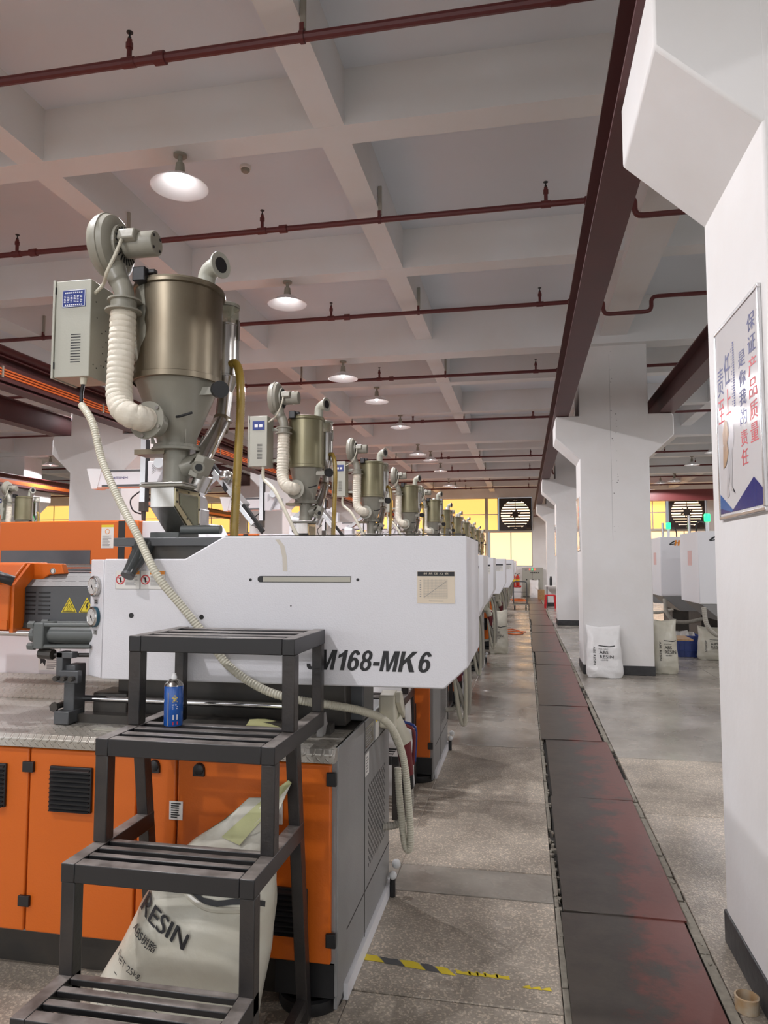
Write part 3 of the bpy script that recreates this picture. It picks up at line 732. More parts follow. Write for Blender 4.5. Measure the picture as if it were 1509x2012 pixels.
sw = part('isolator_switch', M_paper, hero, B(-.972, -.868, HY - .010, HY - .002, .655, .745), bevel=.004)
part('rotary_handle', M_black, sw, MB().lathe([(.034, .0), (.034, .012), (.026, .016)], (-.918, HY - .010, .70), (0, -1, 0), 22).box(-.926, -.910, HY - .040, HY - .02, .672, .728))
# deck
part('tread_deck', M_tread, hero, MB().prism([(HY - .02, .882), (HY - .02, .915), (HY - .003, .93), (HY + .30, .93), (HY + .30, .882)], -4.6, -.672, 'x'), bevel=.003)
part('deck_plate', M_dirty, hero, B(-1.72, -.68, HY + .30, HY + .95, .90, .93))
part('deck_plate', M_tread, hero, B(-4.6, -1.72, HY + .30, HY + .66, .90, .925))
part('raised_tread', M_tread, hero, MB().prism([(HY + .66, .92), (HY + .66, .93), (HY + .88, 1.01), (HY + .88, .92)], -4.6, -1.78, 'x'))
# rear guard seen under the barrel
part('rear_guard', M_white2, hero, B(-3.6, -1.70, HY + .89, HY + .91, .93, 1.42))
part('rear_guard', M_cream, hero, B(-2.22, -1.70, HY + .882, HY + .889, 1.06, 1.34))
for u, v in ((-2.545, 1.03), (-2.545, 1.135), (-2.395, 1.15)):
    s = part('warning_sticker', M_paper, hero, B(u, u + .125, HY + .884, HY + .889, v, v + .095))
    part('red_header', M_inkr, s, B(u + .05, u + .115, HY + .882, HY + .884, v + .075, v + .09))
    mb = MB(); lines(mb, front(HY + .8835), u + .05, u + .12, v + .005, v + .07, 6); part('print', M_inkg, s, mb)
    mb = MB(); poly(mb, front(HY + .8835), [(u + .01, v + .06), (u + .02, v + .075), (u + .045, v + .05), (u + .04, v + .02), (u + .025, v + .04), (u + .012, v + .03)]); part('pictogram', M_ink, s, mb)

# injection housing
HF, HBK = 2.69, 3.37
hp = [(-1.714, 1.121), (-.299, 1.128), (-.209, 1.212), (-.211, 1.700), (-1.185, 1.705), (-1.353, 1.614), (-1.714, 1.614)]
hs = part('injection_housing', M_white, hero, MB().prism(hp, HF, HBK), bevel=.006)
part('housing_bevel', M_white, hero, MB().prism([(-1.7145, HF), (-1.7145, HBK), (-1.812, HBK), (-1.812, HF + .06)], 1.124, 1.612, 'z'), bevel=.004)
part('housing_lip', M_dark, hs, MB().box(-1.18, -.215, HF + .004, HF + .01, 1.7045, 1.708))
# slot with level bar
sl = part('viewing_slot', M_black, hs, MB().prism([(-1.027 + .012 * math.cos(a) + .0, 1.534 + .0125 * math.sin(a)) for a in [PI / 2 + PI * k / 8 for k in range(9)]] + [(-.660, 1.5215), (-.657, 1.5465)], HF - .0015, HF))
part('scale_bar', M_galv, sl, B(-1.016, -.660, HF - .0025, HF - .0012, 1.524, 1.544))
for x, z, r in ((-1.069, 1.531, .006), (-.631, 1.533, .006), (-1.584, 1.383, .011), (-1.275, 1.381, .010), (-.90, 1.43, .003)):
    part('bolt_hole', M_black, hs, MB().disc((x, HF - .0012, z), (0, 1, 0), r, .001, 14))
# tape residue
mb = MB(); prev = None
pts = [(-.955, 1.69), (-.935, 1.665), (-.925, 1.62), (-.922, 1.565)]
for (a, b), (c, d) in zip(pts, pts[1:]): poly(mb, front(HF - .0008), [(a - .012, b), (a + .006, b), (c + .006, d), (c - .012, d)])
part('tape_residue', mat('old_tape', (0.60, 0.55, 0.47), 0.5), hs, mb)
# pressure chart
ch = part('pressure_chart', M_cream, hs, B(-.399, -.257, HF - .002, HF, 1.446, 1.566))
part('black_header', M_ink, ch, B(-.398, -.258, HF - .0028, HF - .002, 1.548, 1.565))
mb = MB(); text(mb, '射 胶 压 力 表', front(HF - .0032), -.375, -.28, 1.5545, 1.562); part('print', M_cream, ch, mb)
mb = MB()
for i in range(13): quad(mb, front(HF - .0023), -.375, -.285, 1.4655 + i * .006, 1.4661 + i * .006)
for i in range(19): quad(mb, front(HF - .0023), -.375 + i * .005, -.3745 + i * .005, 1.4655, 1.5376)
for i in range(8): quad(mb, front(HF - .0023), -.390, -.384, 1.47 + i * .0085, 1.4735 + i * .0085)
quad(mb, front(HF - .0023), -.355, -.30, 1.4535, 1.4555)
poly(mb, front(HF - .0023), [(-.372, 1.468), (-.288, 1.528), (-.288, 1.530), (-.372, 1.470)])
part('grid', M_inkg, ch, mb)
# model lettering
def heavy(mb, body, y, x0, z0, h, sh=.21):
    """heavy slanted grotesque capitals drawn as polygons; returns the end x"""
    P_ = lambda u, v: (x0 + (u + sh * v) * h, y, z0 + v * h)
    lay = [0]
    def put(vs, fs):
        lay[0] += 1; d = .00015 * (lay[0] % 5); mb.add([(a, b - d, c) for a, b, c in vs], fs)
    def pl(*pts): put([P_(u + cur, v) for u, v in pts], [tuple(range(len(pts)))])
    def arc(cu, cv, ru, rv, t, a0, a1, n=18):
        vs = []
        for k in range(n + 1):
            a = math.radians(a0 + (a1 - a0) * k / n)
            vs += [P_(cur + cu + ru * math.cos(a), cv + rv * math.sin(a)), P_(cur + cu + (ru - t) * math.cos(a), cv + (rv - t * .8) * math.sin(a))]
        put(vs, [(2 * k, 2 * k + 1, 2 * k + 3, 2 * k + 2) for k in range(n)])
    cur = 0.0
    for c in body:
        if c == 'J': pl((.36, .3), (.57, .3), (.57, 1), (.36, 1)); arc(.30, .28, .27, .29, .20, 180, 360); cur += .64
        elif c == 'M':
            pl((0, 0), (.19, 0), (.19, 1), (0, 1)); pl((.65, 0), (.84, 0), (.84, 1), (.65, 1)); pl((.19, 1), (.19, .66), (.35, 0), (.42, 0), (.42, .3), (.27, 1)); pl((.65, 1), (.57, 1), (.42, .3), (.42, 0), (.49, 0), (.65, .66)); cur += .93
        elif c == '1': pl((.24, 0), (.45, 0), (.45, 1), (.29, 1), (.24, .9)); pl((.24, .68), (.24, .9), (.12, .80), (.03, .76), (.03, .59)); cur += .56
        elif c == '6': arc(.29, .32, .29, .33, .19, 0, 360, 28); arc(.30, .5, .30, .51, .19, 70, 200); arc(.30, .70, .27, .31, .19, 18, 90); cur += .64
        elif c == '8': arc(.29, .73, .26, .28, .17, 0, 360, 24); arc(.29, .29, .29, .30, .18, 0, 360, 24); cur += .64
        elif c == '-': pl((.02, .27), (.34, .27), (.34, .45), (.02, .45)); cur += .40
        elif c == 'K': pl((0, 0), (.2, 0), (.2, 1), (0, 1)); pl((.2, .32), (.2, .58), (.54, 1), (.80, 1)); pl((.34, .50), (.56, 0), (.82, 0), (.49, .66)); cur += .80
        else: cur += .16
    return x0 + cur * h
mb = MB(); heavy(mb, 'JM168-MK 6', HF - .0012, -.840, 1.187, .077); part('model_lettering', M_ink, hs, mb)
# two warning plates
for x0 in (-1.658, -1.546):
    w = part('warning_plate', M_paper, hs, B(x0, x0 + .110, HF - .002, HF, 1.490, 1.566))
    part('plate_edge', M_inkg, w, MB().box(x0, x0 + .11, HF - .0023, HF - .0019, 1.490, 1.4912).box(x0, x0 + .0012, HF - .0023, HF - .0019, 1.49, 1.566).box(x0 + .1088, x0 + .11, HF - .0023, HF - .0019, 1.49, 1.566))
    part('orange_header', M_inko, w, B(x0 + .042, x0 + .107, HF - .0026, HF - .002, 1.551, 1.565))
    prohibition(w, front(HF - .003), x0 + .022, 1.529, .020)
    mb = MB(); lines(mb, front(HF - .0026), x0 + .045, x0 + .103, 1.505, 1.546, 8); part('print', M_inkg, w, mb)
# gauges on the bevel
gn = Vector((-.06, -.0975, 0)).normalized()
for z, mt in ((1.500, M_bright), (1.373, mat('teal_enamel', (0.015, 0.075, 0.11), 0.3))):
    c = Vector((-1.765, HF + .031, z)); 
    g = part('pressure_gauge', M_chrome if mt is M_bright else M_bright, hero, MB().lathe([(.041, 0), (.042, .018), (.037, .022), (.035, .020)], c, gn, 28), smooth=True)
    part('gauge_rim', mt, g, MB().lathe([(.043, .002), (.0435, .014), (.041, .016)], c, gn, 28, caps=False), smooth=True)
    part('dial', mat('grey_dial', (.52, .51, .49), .4), g, MB().disc(c + gn * .0205, gn, .033, .001, 24))
    tx = Vector((0, 0, 1)).cross(gn).normalized() * -1
    fn = lambda u, v, c=c, tx=tx: c + gn * .0222 + tx * u + Vector((0, 0, v))
    mb = MB()
    for k in range(9):
        a = math.radians(225 - 270 * k / 8); poly(mb, fn, [(.024 * math.cos(a - .03), .024 * math.sin(a - .03)), (.030 * math.cos(a - .03), .030 * math.sin(a - .03)), (.030 * math.cos(a + .03), .030 * math.sin(a + .03)), (.024 * math.cos(a + .03), .024 * math.sin(a + .03))])
    poly(mb, fn, [(-.016, -.014), (-.013, -.017), (.008, .009), (.006, .011)]); poly(mb, fn, [(.0 + .006 * math.cos(k), .0 + .006 * math.sin(k)) for k in (0, 1, 2, 3, 4, 5)])
    part('needle_and_scale', M_ink, g, mb)
    fn2 = lambda u, v, z=z: (Vector((-1.765, HF + .031, z)) + gn * .002 + tx * u + Vector((0, 0, v)))
    s = part('gauge_label', M_inkg, hero, poly(MB(), fn2, [(-.016, -.074), (.014, -.074), (.014, -.054), (-.016, -.054)]))
    fn3 = lambda u, v, z=z: (Vector((-1.765, HF + .031, z)) + gn * .003 + tx * u + Vector((0, 0, v)))
    mb = MB(); lines(mb, fn3, -.012, .010, -.071, -.057, 2, .5); part('print', M_ink, s, mb)

# carriage and machinery under the housing
part('injection_carriage', M_dirty, hero, B(-1.74, -.72, 2.86, 3.25, .935, 1.13), bevel=.006)
part('carriage_box', M_dgrey, hero, B(-.84, -.665, 2.95, 3.15, .94, 1.10), bevel=.008)
part('guide_rod', M_chrome, hero, MB().cyl((-1.90, 2.80, 1.02), (-.9, 2.80, 1.02), .014, n=12), smooth=True)
part('slide_rail', M_dirty, hero, B(-1.85, -.75, 2.74, 2.80, .93, .965))
part('slide_rail', M_galv, hero, B(-1.70, -.9, 2.62, 2.66, .931, .937))
part('bearing_block', M_dirty, hero, B(-1.82, -1.66, 2.80, 2.95, .95, 1.045), bevel=.006)
part('limit_post', M_dgrey, hero, B(-1.905, -1.855, 2.72, 2.80, .932, 1.17), bevel=.004)
part('limit_post', M_dgrey, hero, B(-1.92, -1.85, 2.68, 2.78, .932, .985), bevel=.004)
part('limit_bracket', M_dgrey, hero, MB().box(-1.93, -1.90, 2.70, 2.76, 1.10, 1.225).box(-1.93, -1.855, 2.70, 2.74, 1.20, 1.225).box(-1.91, -1.82, 2.69, 2.72, 1.10, 1.15), bevel=.003)
for x in (-1.91, -1.875, -1.84): part('hex_bolt', M_dirty, hero, MB().cyl((x, 2.70, 1.12), (x, 2.665, 1.12), .011, n=6))
part('stop_bolt', M_dirty, hero, MB().cyl((-1.925, 2.75, 1.0), (-1.925, 2.69, 1.0), .013, n=8).cyl((-1.925, 2.70, 1.0), (-1.925, 2.685, 1.0), .02, n=6))

# barrel cover, purge guard, hydraulic cylinder, tie bars
bc = part('barrel_cover', M_dgrey, hero, MB().prism([(2.80, 1.285), (2.80, 1.495), (2.86, 1.548), (3.2, 1.548), (3.2, 1.285)], -2.28, -1.74, 'x'), bevel=.004)
part('cover_top', M_grey, bc, MB().prism([(2.798, 1.497), (2.858, 1.550), (2.865, 1.550), (2.806, 1.495)], -2.2, -1.74, 'x'))
part('cover_foot', M_mgrey, bc, B(-2.2, -1.74, 2.795, 2.80, 1.285, 1.335))
mb = MB()
for k in range(7):
    z = 1.372 + k * .0185
    if k < 6: mb.box(-2.158, -2.112, 2.797, 2.801, z, z + .006); mb.box(-2.096, -2.040, 2.797, 2.801, z, z + .006)
for i in range(7):
    for j in range(2):
        x = -2.19 + i * .066 + (1 - j) * .010; q = .36 + j * .38
        y = 2.80 + .06 * q; z = 1.495 + .053 * q
        mb.add([(x, y - .0012 - .006, z - .0045), (x + .05, y - .0012 - .006, z - .0045), (x + .05, y - .0012, z + .003), (x, y - .0012, z + .003)], [(0, 1, 2, 3)])
part('vent_slots', M_black, bc, mb)
for cu, kind in ((-1.945, 0), (-1.860, 1)):
    zc = 1.407; fn = front(2.7985); fn2 = front(2.7978); fn3 = front(2.7970)
    w = part('warning_triangle', M_yellow, bc, poly(MB(), fn, [(cu - .038, zc - .024), (cu + .038, zc - .024), (cu, zc + .042)]))
    mb = MB(); a = .85; b = .74
    o_ = [(-.038, -.024), (.038, -.024), (0, .042)]
    for i in range(3):
        p, q = o_[i], o_[(i + 1) % 3]
        poly(mb, fn2, [(cu + p[0] * a, zc - .002 + p[1] * a), (cu + q[0] * a, zc - .002 + q[1] * a), (cu + q[0] * b, zc - .002 + q[1] * b), (cu + p[0] * b, zc - .002 + p[1] * b)])
    if kind == 0:
        for k in (-1, 0, 1):
            x = cu + k * .009
            for i in range(4):
                d = .0025 * (1 if i % 2 else -1); z = zc - .012 + i * .006; poly(mb, fn3, [(x - d - .001, z), (x - d + .0015, z), (x + d + .0015, z + .006), (x + d - .001, z + .006)])
        quad(mb, fn3, cu - .014, cu + .014, zc - .0185, zc - .0155)
    else:
        poly(mb, fn3, [(cu + .002, zc + .020), (cu - .006, zc + .002), (cu + .0, zc + .002), (cu - .002, zc - .013), (cu + .008, zc + .005), (cu + .002, zc + .005), (cu + .006, zc + .018)])
    part('pictogram', M_ink, w, mb)
pg = part('purge_guard', M_orange, hero, MB().prism([(2.70, 1.315), (2.70, 1.508), (2.80, 1.600), (2.95, 1.600), (2.95, 1.315)], -2.75, -2.165, 'x'), bevel=.006)
part('guard_flange', M_orange, pg, MB().prism([(2.712, 1.30), (2.712, 1.503), (2.81, 1.594), (2.9, 1.594), (2.9, 1.545), (2.85, 1.545), (2.77, 1.48), (2.77, 1.30)], -2.168, -2.150, 'x'))
part('guard_hood', M_orange, pg, MB().prism([(-2.17, 1.50), (-2.15, 1.497), (-2.07, 1.546), (-1.995, 1.550), (-2.012, 1.594), (-2.17, 1.598)], 2.83, 2.865), bevel=.004)
part('guard_lip', M_orange, pg, B(-2.75, -2.168, 2.695, 2.702, 1.315, 1.352))
part('round_sticker', M_paper, pg, MB().disc((-2.052, 2.829, 1.562), (0, -1, 0), .013, .001, 18))
part('sticker_print', M_ink, pg, ring(MB(), front(2.8265), -2.052, 1.562, .009, .0115, 16))
part('guard_handle', M_black, pg, MB().tube([(-2.26, 2.74, 1.545), (-2.22, 2.68, 1.545), (-2.165, 2.66, 1.535), (-2.13, 2.68, 1.52)], .022, 12, 4), smooth=True)
# hydraulic cylinder
cyc = (2.74, 1.292)
part('piston_rod', M_chrome, hero, MB().cyl((-3.2, cyc[0], cyc[1] + .008), (-2.06, cyc[0], cyc[1] + .008), .018, n=16), smooth=True)
cy = part('hydraulic_cylinder', M_mgrey, hero, MB().cyl((-2.0, cyc[0], cyc[1]), (-1.79, cyc[0] + .03, cyc[1]), .036, n=20), smooth=True)
part('cylinder_head', M_mgrey, cy, MB().box(-2.035, -1.985, cyc[0] - .055, cyc[0] + .055, cyc[1] - .055, cyc[1] + .055), bevel=.006)
part('head_bush', M_mgrey, cy, MB().cyl((-2.07, cyc[0], cyc[1]), (-2.03, cyc[0], cyc[1]), .034, n=18))
for dy in (-.043, .043):
    for dz in (-.045, .045):
        part('tie_rod', M_mgrey, cy, MB().cyl((-2.0, cyc[0] + dy, cyc[1] + dz), (-1.79, cyc[0] + dy + .03, cyc[1] + dz), .009, n=10))
        part('rod_nut', M_mgrey, cy, MB().cyl((-2.06, cyc[0] + dy, cyc[1] + dz), (-2.03, cyc[0] + dy, cyc[1] + dz), .016, n=6))
part('grease_line', M_dirty, cy, MB().tube([(-2.0, 2.72, 1.215), (-1.98, 2.72, 1.21), (-1.80, 2.76, 1.208)], .009, 8, 3).cyl((-2.02, 2.72, 1.215), (-1.955, 2.715, 1.213), .022, n=10))
part('tie_bar', M_chrome, hero, MB().cyl((-2.7, 3.22, 1.572), (-1.80, 3.22, 1.572), .020, n=18), smooth=True)
# clamp-side sliding guard at the frame edge
part('clamp_guard', M_orange, hero, B(-3.9, -2.135, 2.56, 2.60, 1.585, 1.80), bevel=.006)
part('clamp_unit', M_orange, hero, B(-4.6, -2.98, 2.62, 3.42, .95, 1.50), bevel=.01)
# hopper mounting plate, chute
hpnt = part('hopper_plate', M_dgrey, hero, B(-1.681, -1.20, 2.70, 3.3, 1.667, 1.702), bevel=.003)
part('throat_block', M_dirty, hpnt, B(-1.52, -1.19, 2.72, 3.2, 1.60, 1.667))
part('plate_bolt', M_black, hpnt, MB().cyl((-1.60, 2.73, 1.667), (-1.60, 2.73, 1.652), .012, n=6))
part('discharge_chute', mat('glossy_dark_grey', (0.05, 0.055, 0.055), 0.15), hpnt, MB().cyl((-1.545, 2.72, 1.675), (-1.565, 2.622, 1.548), .042, .024, n=20), smooth=True)
part('chute_rim', M_dgrey, hpnt, MB().cyl((-1.564, 2.626, 1.554), (-1.5656, 2.619, 1.544), .0265, n=20))
part('grey_pipe', M_mgrey, hpnt, MB().cyl((-1.50, 2.95, 1.745), (-1.315, 2.95, 1.745), .020, n=18), smooth=True)
end_plug(hero, HY + 1.0)
# end labels
fn = rightf(-.6665)
s = part('rating_plate', M_bright, hero, MB().box(-.668, -.6665, 2.995, 3.15, .815, .90)); mb = MB(); lines(mb, rightf(-.666), 3.0, 3.145, .82, .895, 7); part('print', M_inkg, s, mb)
s = part('warning_sticker', M_paper, hero, MB().box(-.668, -.6665, 3.20, 3.28, .80, .91)); mb = MB(); quad(mb, rightf(-.666), 3.20, 3.28, .88, .905); part('print', M_yellow, s, mb)
s = part('warning_sticker', M_paper, hero, MB().box(-.668, -.6665, 2.99, 3.06, .70, .79)); mb = MB(); lines(mb, rightf(-.666), 3.0, 3.05, .71, .78, 6); part('print', M_inkg, s, mb)

# ================================================================== HOPPER DRYER
def dryer(cx, cy, hero_=True, r=.199, m_drum=None, dz=0.0):
    D = lambda x, y, z: (cx + x, cy + y, z + dz)
    t = thing('hopper_dryer', (cx, cy, 1.70 + dz), 'x', 'dryer', 'hopper dryers on the machines')
    n = 40 if hero_ else 24
    part('throat_valve', M_mgrey, t, MB().box(cx - .07, cx + .07, cy - .10, cy + .10, 1.702 + dz, 1.735 + dz), bevel=.004)
    # window chute
    part('inspection_chute', M_bright, t, MB().prism([(cy - .12, 1.935 + dz), (cy + .13, 1.935 + dz), (cy + .13, 1.735 + dz), (cy + .03, 1.735 + dz), (cy - .12, 1.845 + dz)], cx - .06, cx + .055, 'x'), bevel=.002)
    g = part('sight_window', M_sight, t, MB().prism([(cy - .075, 1.908 + dz), (cy + .105, 1.908 + dz), (cy + .11, 1.775 + dz), (cy + .075, 1.765 + dz), (cy - .07, 1.855 + dz)], cx + .056, cx + .062, 'x'), bevel=.003)
    fr = [(-.118, 1.93), (.128, 1.93), (.128, 1.738), (.05, 1.738), (-.118, 1.85)]; fi = [(-.088, 1.912), (.108, 1.912), (.112, 1.765), (.07, 1.762), (-.085, 1.86)]
    mb = MB()
    for i in range(5):
        a, b, c, d = fr[i], fr[(i + 1) % 5], fi[(i + 1) % 5], fi[i]
        mb.add([(cx + .0558 + e, cy + p[0], p[1] + dz) for e in (0, .004) for p in (a, b, c, d)], [(0, 1, 2, 3), (4, 5, 6, 7), (0, 1, 5, 4), (2, 3, 7, 6)])
    part('window_frame', M_brass, t, mb)
    if hero_:
        for p in [(-.105, 1.92), (0.01, 1.921), (.118, 1.92), (.12, 1.85), (.12, 1.78), (.10, 1.75), (0, 1.80), (-.10, 1.87)]:
            part('screw', M_dirty, t, MB().disc(D(.0598, p[0], p[1]), (1, 0, 0), .005, .003, 8))
    part('flange_plate', M_cast, t, MB().box(cx - .10, cx + .11, cy - .15, cy + .14, 1.935 + dz, 1.945 + dz), bevel=.002)
    part('flange_plate', M_bright, t, MB().box(cx - .095, cx + .105, cy - .145, cy + .135, 1.947 + dz, 1.956 + dz), bevel=.002)
    part('throat', M_cone, t, MB().cyl(D(0, 0, 1.956), D(0, 0, 2.115), .060, n=n // 2), smooth=True)
    part('side_inlet', M_cone, t, MB().cyl(D(.03, 0, 2.03), D(.13, 0.02, 2.065), .05, n=18), smooth=True)
    part('inlet_box', M_cone, t, MB().bar(D(.115, -.02, 1.985), D(.16, -.02, 2.08), .11, .045, (1, 0, -.5)), bevel=.004)
    part('inlet_port', M_cone, t, MB().cyl(D(.13, -.06, 2.03), D(.165, -.11, 2.02), .026, n=18), smooth=True)
    part('port_bore', M_black, t, MB().cyl(D(.165, -.11, 2.02), D(.166, -.1115, 2.0198), .017, n=16))
    part('slide_plate', M_steel, t, MB().box(cx - .18, cx - .03, cy - .06, cy + .06, 2.095 + dz, 2.118 + dz))
    part('neck_ring', M_cone, t, MB().lathe([(.112, 0), (.112, .012), (.104, .014), (.104, .028)], D(0, 0, 2.112), n=n))
    R = r
    part('cone', M_cone, t, MB().lathe([(.088, 0), (.092, .04), (R - .01, .285), (R, .30)], D(0, 0, 2.138), n=n), smooth=True)
    for k in range(4):
        a = PI / 4 + k * PI / 2; d = Vector((math.cos(a), math.sin(a), 0)); c = Vector(D(0, 0, 0))
        part('cone_rib', M_cone, t, MB().add([c + d * .098 + Vector((0, 0, 2.138)), c + d * .118 + Vector((0, 0, 2.138)), c + d * .122 + Vector((0, 0, 2.20)), c + d * .098 + Vector((.003, 0, 2.138)), c + d * .118 + Vector((.003, 0, 2.138)), c + d * .122 + Vector((.003, 0, 2.20))], [(0, 1, 2), (3, 5, 4), (0, 3, 4, 1), (1, 4, 5, 2), (2, 5, 3, 0)]))
    part('lower_band', m_drum or M_steel, t, MB().lathe([(R + .002, 0), (R + .007, .003), (R + .007, .028), (R + .002, .031)], D(0, 0, 2.42), n=n, caps=False), smooth=True)
    dr = part('drum', m_drum or M_steel, t, MB().lathe([(R, 0), (R, .44)], D(0, 0, 2.43), n=n), smooth=True)
    part('lid_ring', m_drum or M_steel, t, MB().lathe([(R + .002, 0), (R + .012, .004), (R + .012, .018), (R + .004, .022), (R + .006, .03), (R - .01, .034)], D(0, 0, 2.845), n=n), smooth=True)
    if hero_:
        mb = MB(); rows = [(2.845, -1.97), (2.79, -1.95), (2.73, -1.90), (2.68, -1.93), (2.64, -1.87), (2.60, -1.90), (2.56, -2.05), (2.52, -2.12), (2.50, -2.2)]
        nn = 8; vs = []
        for z, a1 in rows:
            for k in range(nn + 1):
                a = -2.4 + (a1 + 2.4) * k / nn; vs.append((cx + (R + .0012) * math.cos(a), cy + (R + .0012) * math.sin(a), z))
        mb.add(vs, [(i * (nn + 1) + k, i * (nn + 1) + k + 1, (i + 1) * (nn + 1) + k + 1, (i + 1) * (nn + 1) + k) for i in range(len(rows) - 1) for k in range(nn)])
        part('bare_patch', M_cast, dr, mb)
    lk = part('lid_clasp', M_black, t, MB().box(cx - .115, cx - .055, cy - R - .025, cy - R + .06, 2.845 + dz, 2.91 + dz).box(cx - .10, cx - .02, cy - R + .0, cy - R + .03, 2.885 + dz, 2.905 + dz), bevel=.005)
    # outlet elbow on the lid
    ex, ey = .10, .07
    part('outlet_elbow', M_enamel, t, MB().tube([D(ex, ey, 2.86), D(ex, ey, 2.93), D(ex + .01, ey - .005, 2.975), D(ex + .045, ey - .02, 2.998), D(ex + .085, ey - .035, 3.0)], .042, 16, 4), smooth=True)
    ax = Vector((1, -.38, 0)).normalized(); c = Vector(D(ex + .085, ey - .035, 3.0))
    part('elbow_flange', M_enamel, t, MB().lathe([(.045, -.004), (.062, -.003), (.062, .006), (.04, .0062), (.036, .004)], c, ax, 24), smooth=True)
    part('elbow_bore', M_black, t, MB().disc(c + ax * .006, ax, .037, .001, 20))
    # control box
    bx0, bx1, by0, by1, bz0, bz1 = cx - .497, cx - .31, cy - .23, cy - .055, 2.425 + dz, 2.868 + dz
    b = part('control_box', M_enamel, t, B(bx0 + .012, bx1, by0, by1, bz0, bz1), bevel=.004)
    part('box_door_edge', M_enamel, b, B(bx0, bx0 + .0115, by0 - .006, by1, bz0 - .004, bz1 + .003), bevel=.002)
    for z in (bz0 + .04, bz1 - .06): part('box_hinge', M_black, b, MB().cyl((bx0 + .013, by0 - .003, z), (bx0 + .013, by0 - .003, z + .03), .003, n=6))
    np_ = part('nameplate', M_plateblue, b, B(bx0 + .045, bx0 + .162, by0 - .003, by0, bz1 - .125, bz1 - .045), bevel=.002)
    if hero_:
        mb = MB(); f_ = front(by0 - .0035)
        quad(mb, f_, bx0 + .047, bx0 + .160, bz1 - .049, bz1 - .047); quad(mb, f_, bx0 + .047, bx0 + .160, bz1 - .123, bz1 - .121); quad(mb, f_, bx0 + .047, bx0 + .049, bz1 - .123, bz1 - .047); quad(mb, f_, bx0 + .158, bx0 + .160, bz1 - .123, bz1 - .047)
        for k in range(6): lines(mb, f_, bx0 + .055 + .016 * k, bx0 + .067 + .016 * k, bz1 - .105, bz1 - .07, 5, .4)
        for k in range(9): quad(mb, f_, bx0 + .06 + .010 * k, bx0 + .066 + .010 * k, bz1 - .062, bz1 - .056); quad(mb, f_, bx0 + .06 + .010 * k, bx0 + .066 + .010 * k, bz1 - .117, bz1 - .112)
        part('print', M_inkw, np_, mb)
    else:
        mb = MB(); f_ = front(by0 - .0035)
        for k in range(2): quad(mb, f_, bx0 + .065 + .045 * k, bx0 + .097 + .045 * k, bz1 - .10, bz1 - .075)
        part('print', M_inkw, np_, mb)
    mb = MB()
    for k in range(11):
        z = bz0 + .065 + k * .0125; mb.add([(bx0 + .093, by0 - .0008, z), (bx0 + .142, by0 - .0008, z), (bx0 + .142, by0 - .0008, z + .004), (bx0 + .093, by0 - .0008, z + .0055)], [(0, 1, 2, 3)])
    part('vent_slots', M_ink, b, mb)
    if hero_:
        mb = MB()
        for (u, v) in ((.04, .35), (.05, .28), (.09, .22), (.12, .24), (.10, .16), (.125, .19), (.10, .13), (.125, .10), (.11, .07), (.09, .07), (.03, .06), (.055, .05), (.03, .40)):
            mb.disc((bx1 - .0002, by0 + u, bz0 + v), (1, 0, 0), .0035, .001, 8)
        part('screw_holes', M_black, b, mb)
    for z in (bz0 + .05, bz1 - .115): part('box_bracket', M_enamel, t, B(bx1 - .002, cx - R * .78, by1 - .05, by1 - .012, z, z + .028), bevel=.003)
    gl = part('cable_gland', M_conduit, b, MB().cyl((bx1 - .045, by0 + .03, bz0), (bx1 - .045, by0 + .03, bz0 - .03), .017, .013, n=14), smooth=True)
    # blower
    zc = 3.018 + dz; bx = cx - .250; byy = cy - .20
    part('blower_scroll', M_cast, t, MB().lathe([(.03, 0), (.10, .004), (.130, .014), (.142, .034), (.142, .052), (.147, .055), (.147, .063), (.142, .066), (.136, .088), (.115, .104), (.085, .108)], (bx - .04, byy, zc), (1, 0, 0), 40 if hero_ else 28), smooth=True)
    part('blower_outlet', M_cast, t, MB().tube([(bx + .04, byy - .01, zc - .09), (bx + .055, byy - .014, zc - .14), (cx - .165, cy - .222, zc - .19), (cx - .150, cy - .226, zc - .225), (cx - .145, cy - .226, 2.755 + dz)], [.048, .046, .044, .043, .043], 16, 4), smooth=True)
    fg = part('cooling_grille', M_cast, t, MB().lathe([(.092, 0), (.092, .018), (.082, .020)], (bx + .064, byy, zc), (1, 0, 0), 28))
    mb = MB()
    for k in range(22):
        a = 2 * PI * k / 22; mb.bar((bx + .0845, byy + .055 * math.cos(a), zc + .055 * math.sin(a)), (bx + .0845, byy + .084 * math.cos(a), zc + .084 * math.sin(a)), .004, .009, (-math.sin(a) * 0 + 1, 0, 0))
    part('grille_slots', M_black, fg, mb)
    mo = part('motor', M_cast, t, MB().lathe([(.046, 0), (.056, .01), (.056, .145), (.052, .152), (.001, .154)], (bx + .085, byy, zc), (1, 0, 0), 28), smooth=True)
    part('capacitor_box', M_cast, mo, MB().prism([(byy - .085, zc + .0), (byy - .075, zc + .045), (byy - .02, zc + .058), (byy - .02, zc - .0), (byy - .06, zc - .012)], bx + .09, bx + .170, 'x'), bevel=.006)
    if hero_:
        for k in range(4):
            a = PI / 4 + k * PI / 2; mb = MB().disc((bx + .2385, byy + .038 * math.cos(a), zc + .038 * math.sin(a)), (1, 0, 0), .007, .002, 8); part('end_hole', M_black, mo, mb)
    # flanges, taped hose
    hx, hy = cx - .145, cy - .235
    part('hose_flange', M_cast, t, MB().lathe([(.05, 0), (.074, .001), (.074, .009), (.05, .011)], (hx, hy + .01, 2.748 + dz), (0, 0, 1), 28), smooth=True)
    part('hose_flange', M_cast, t, MB().lathe([(.055, 0), (.078, .001), (.078, .009), (.055, .011), (.055, .055)], (hx, hy, 2.698 + dz), (0, 0, 1), 28), smooth=True)
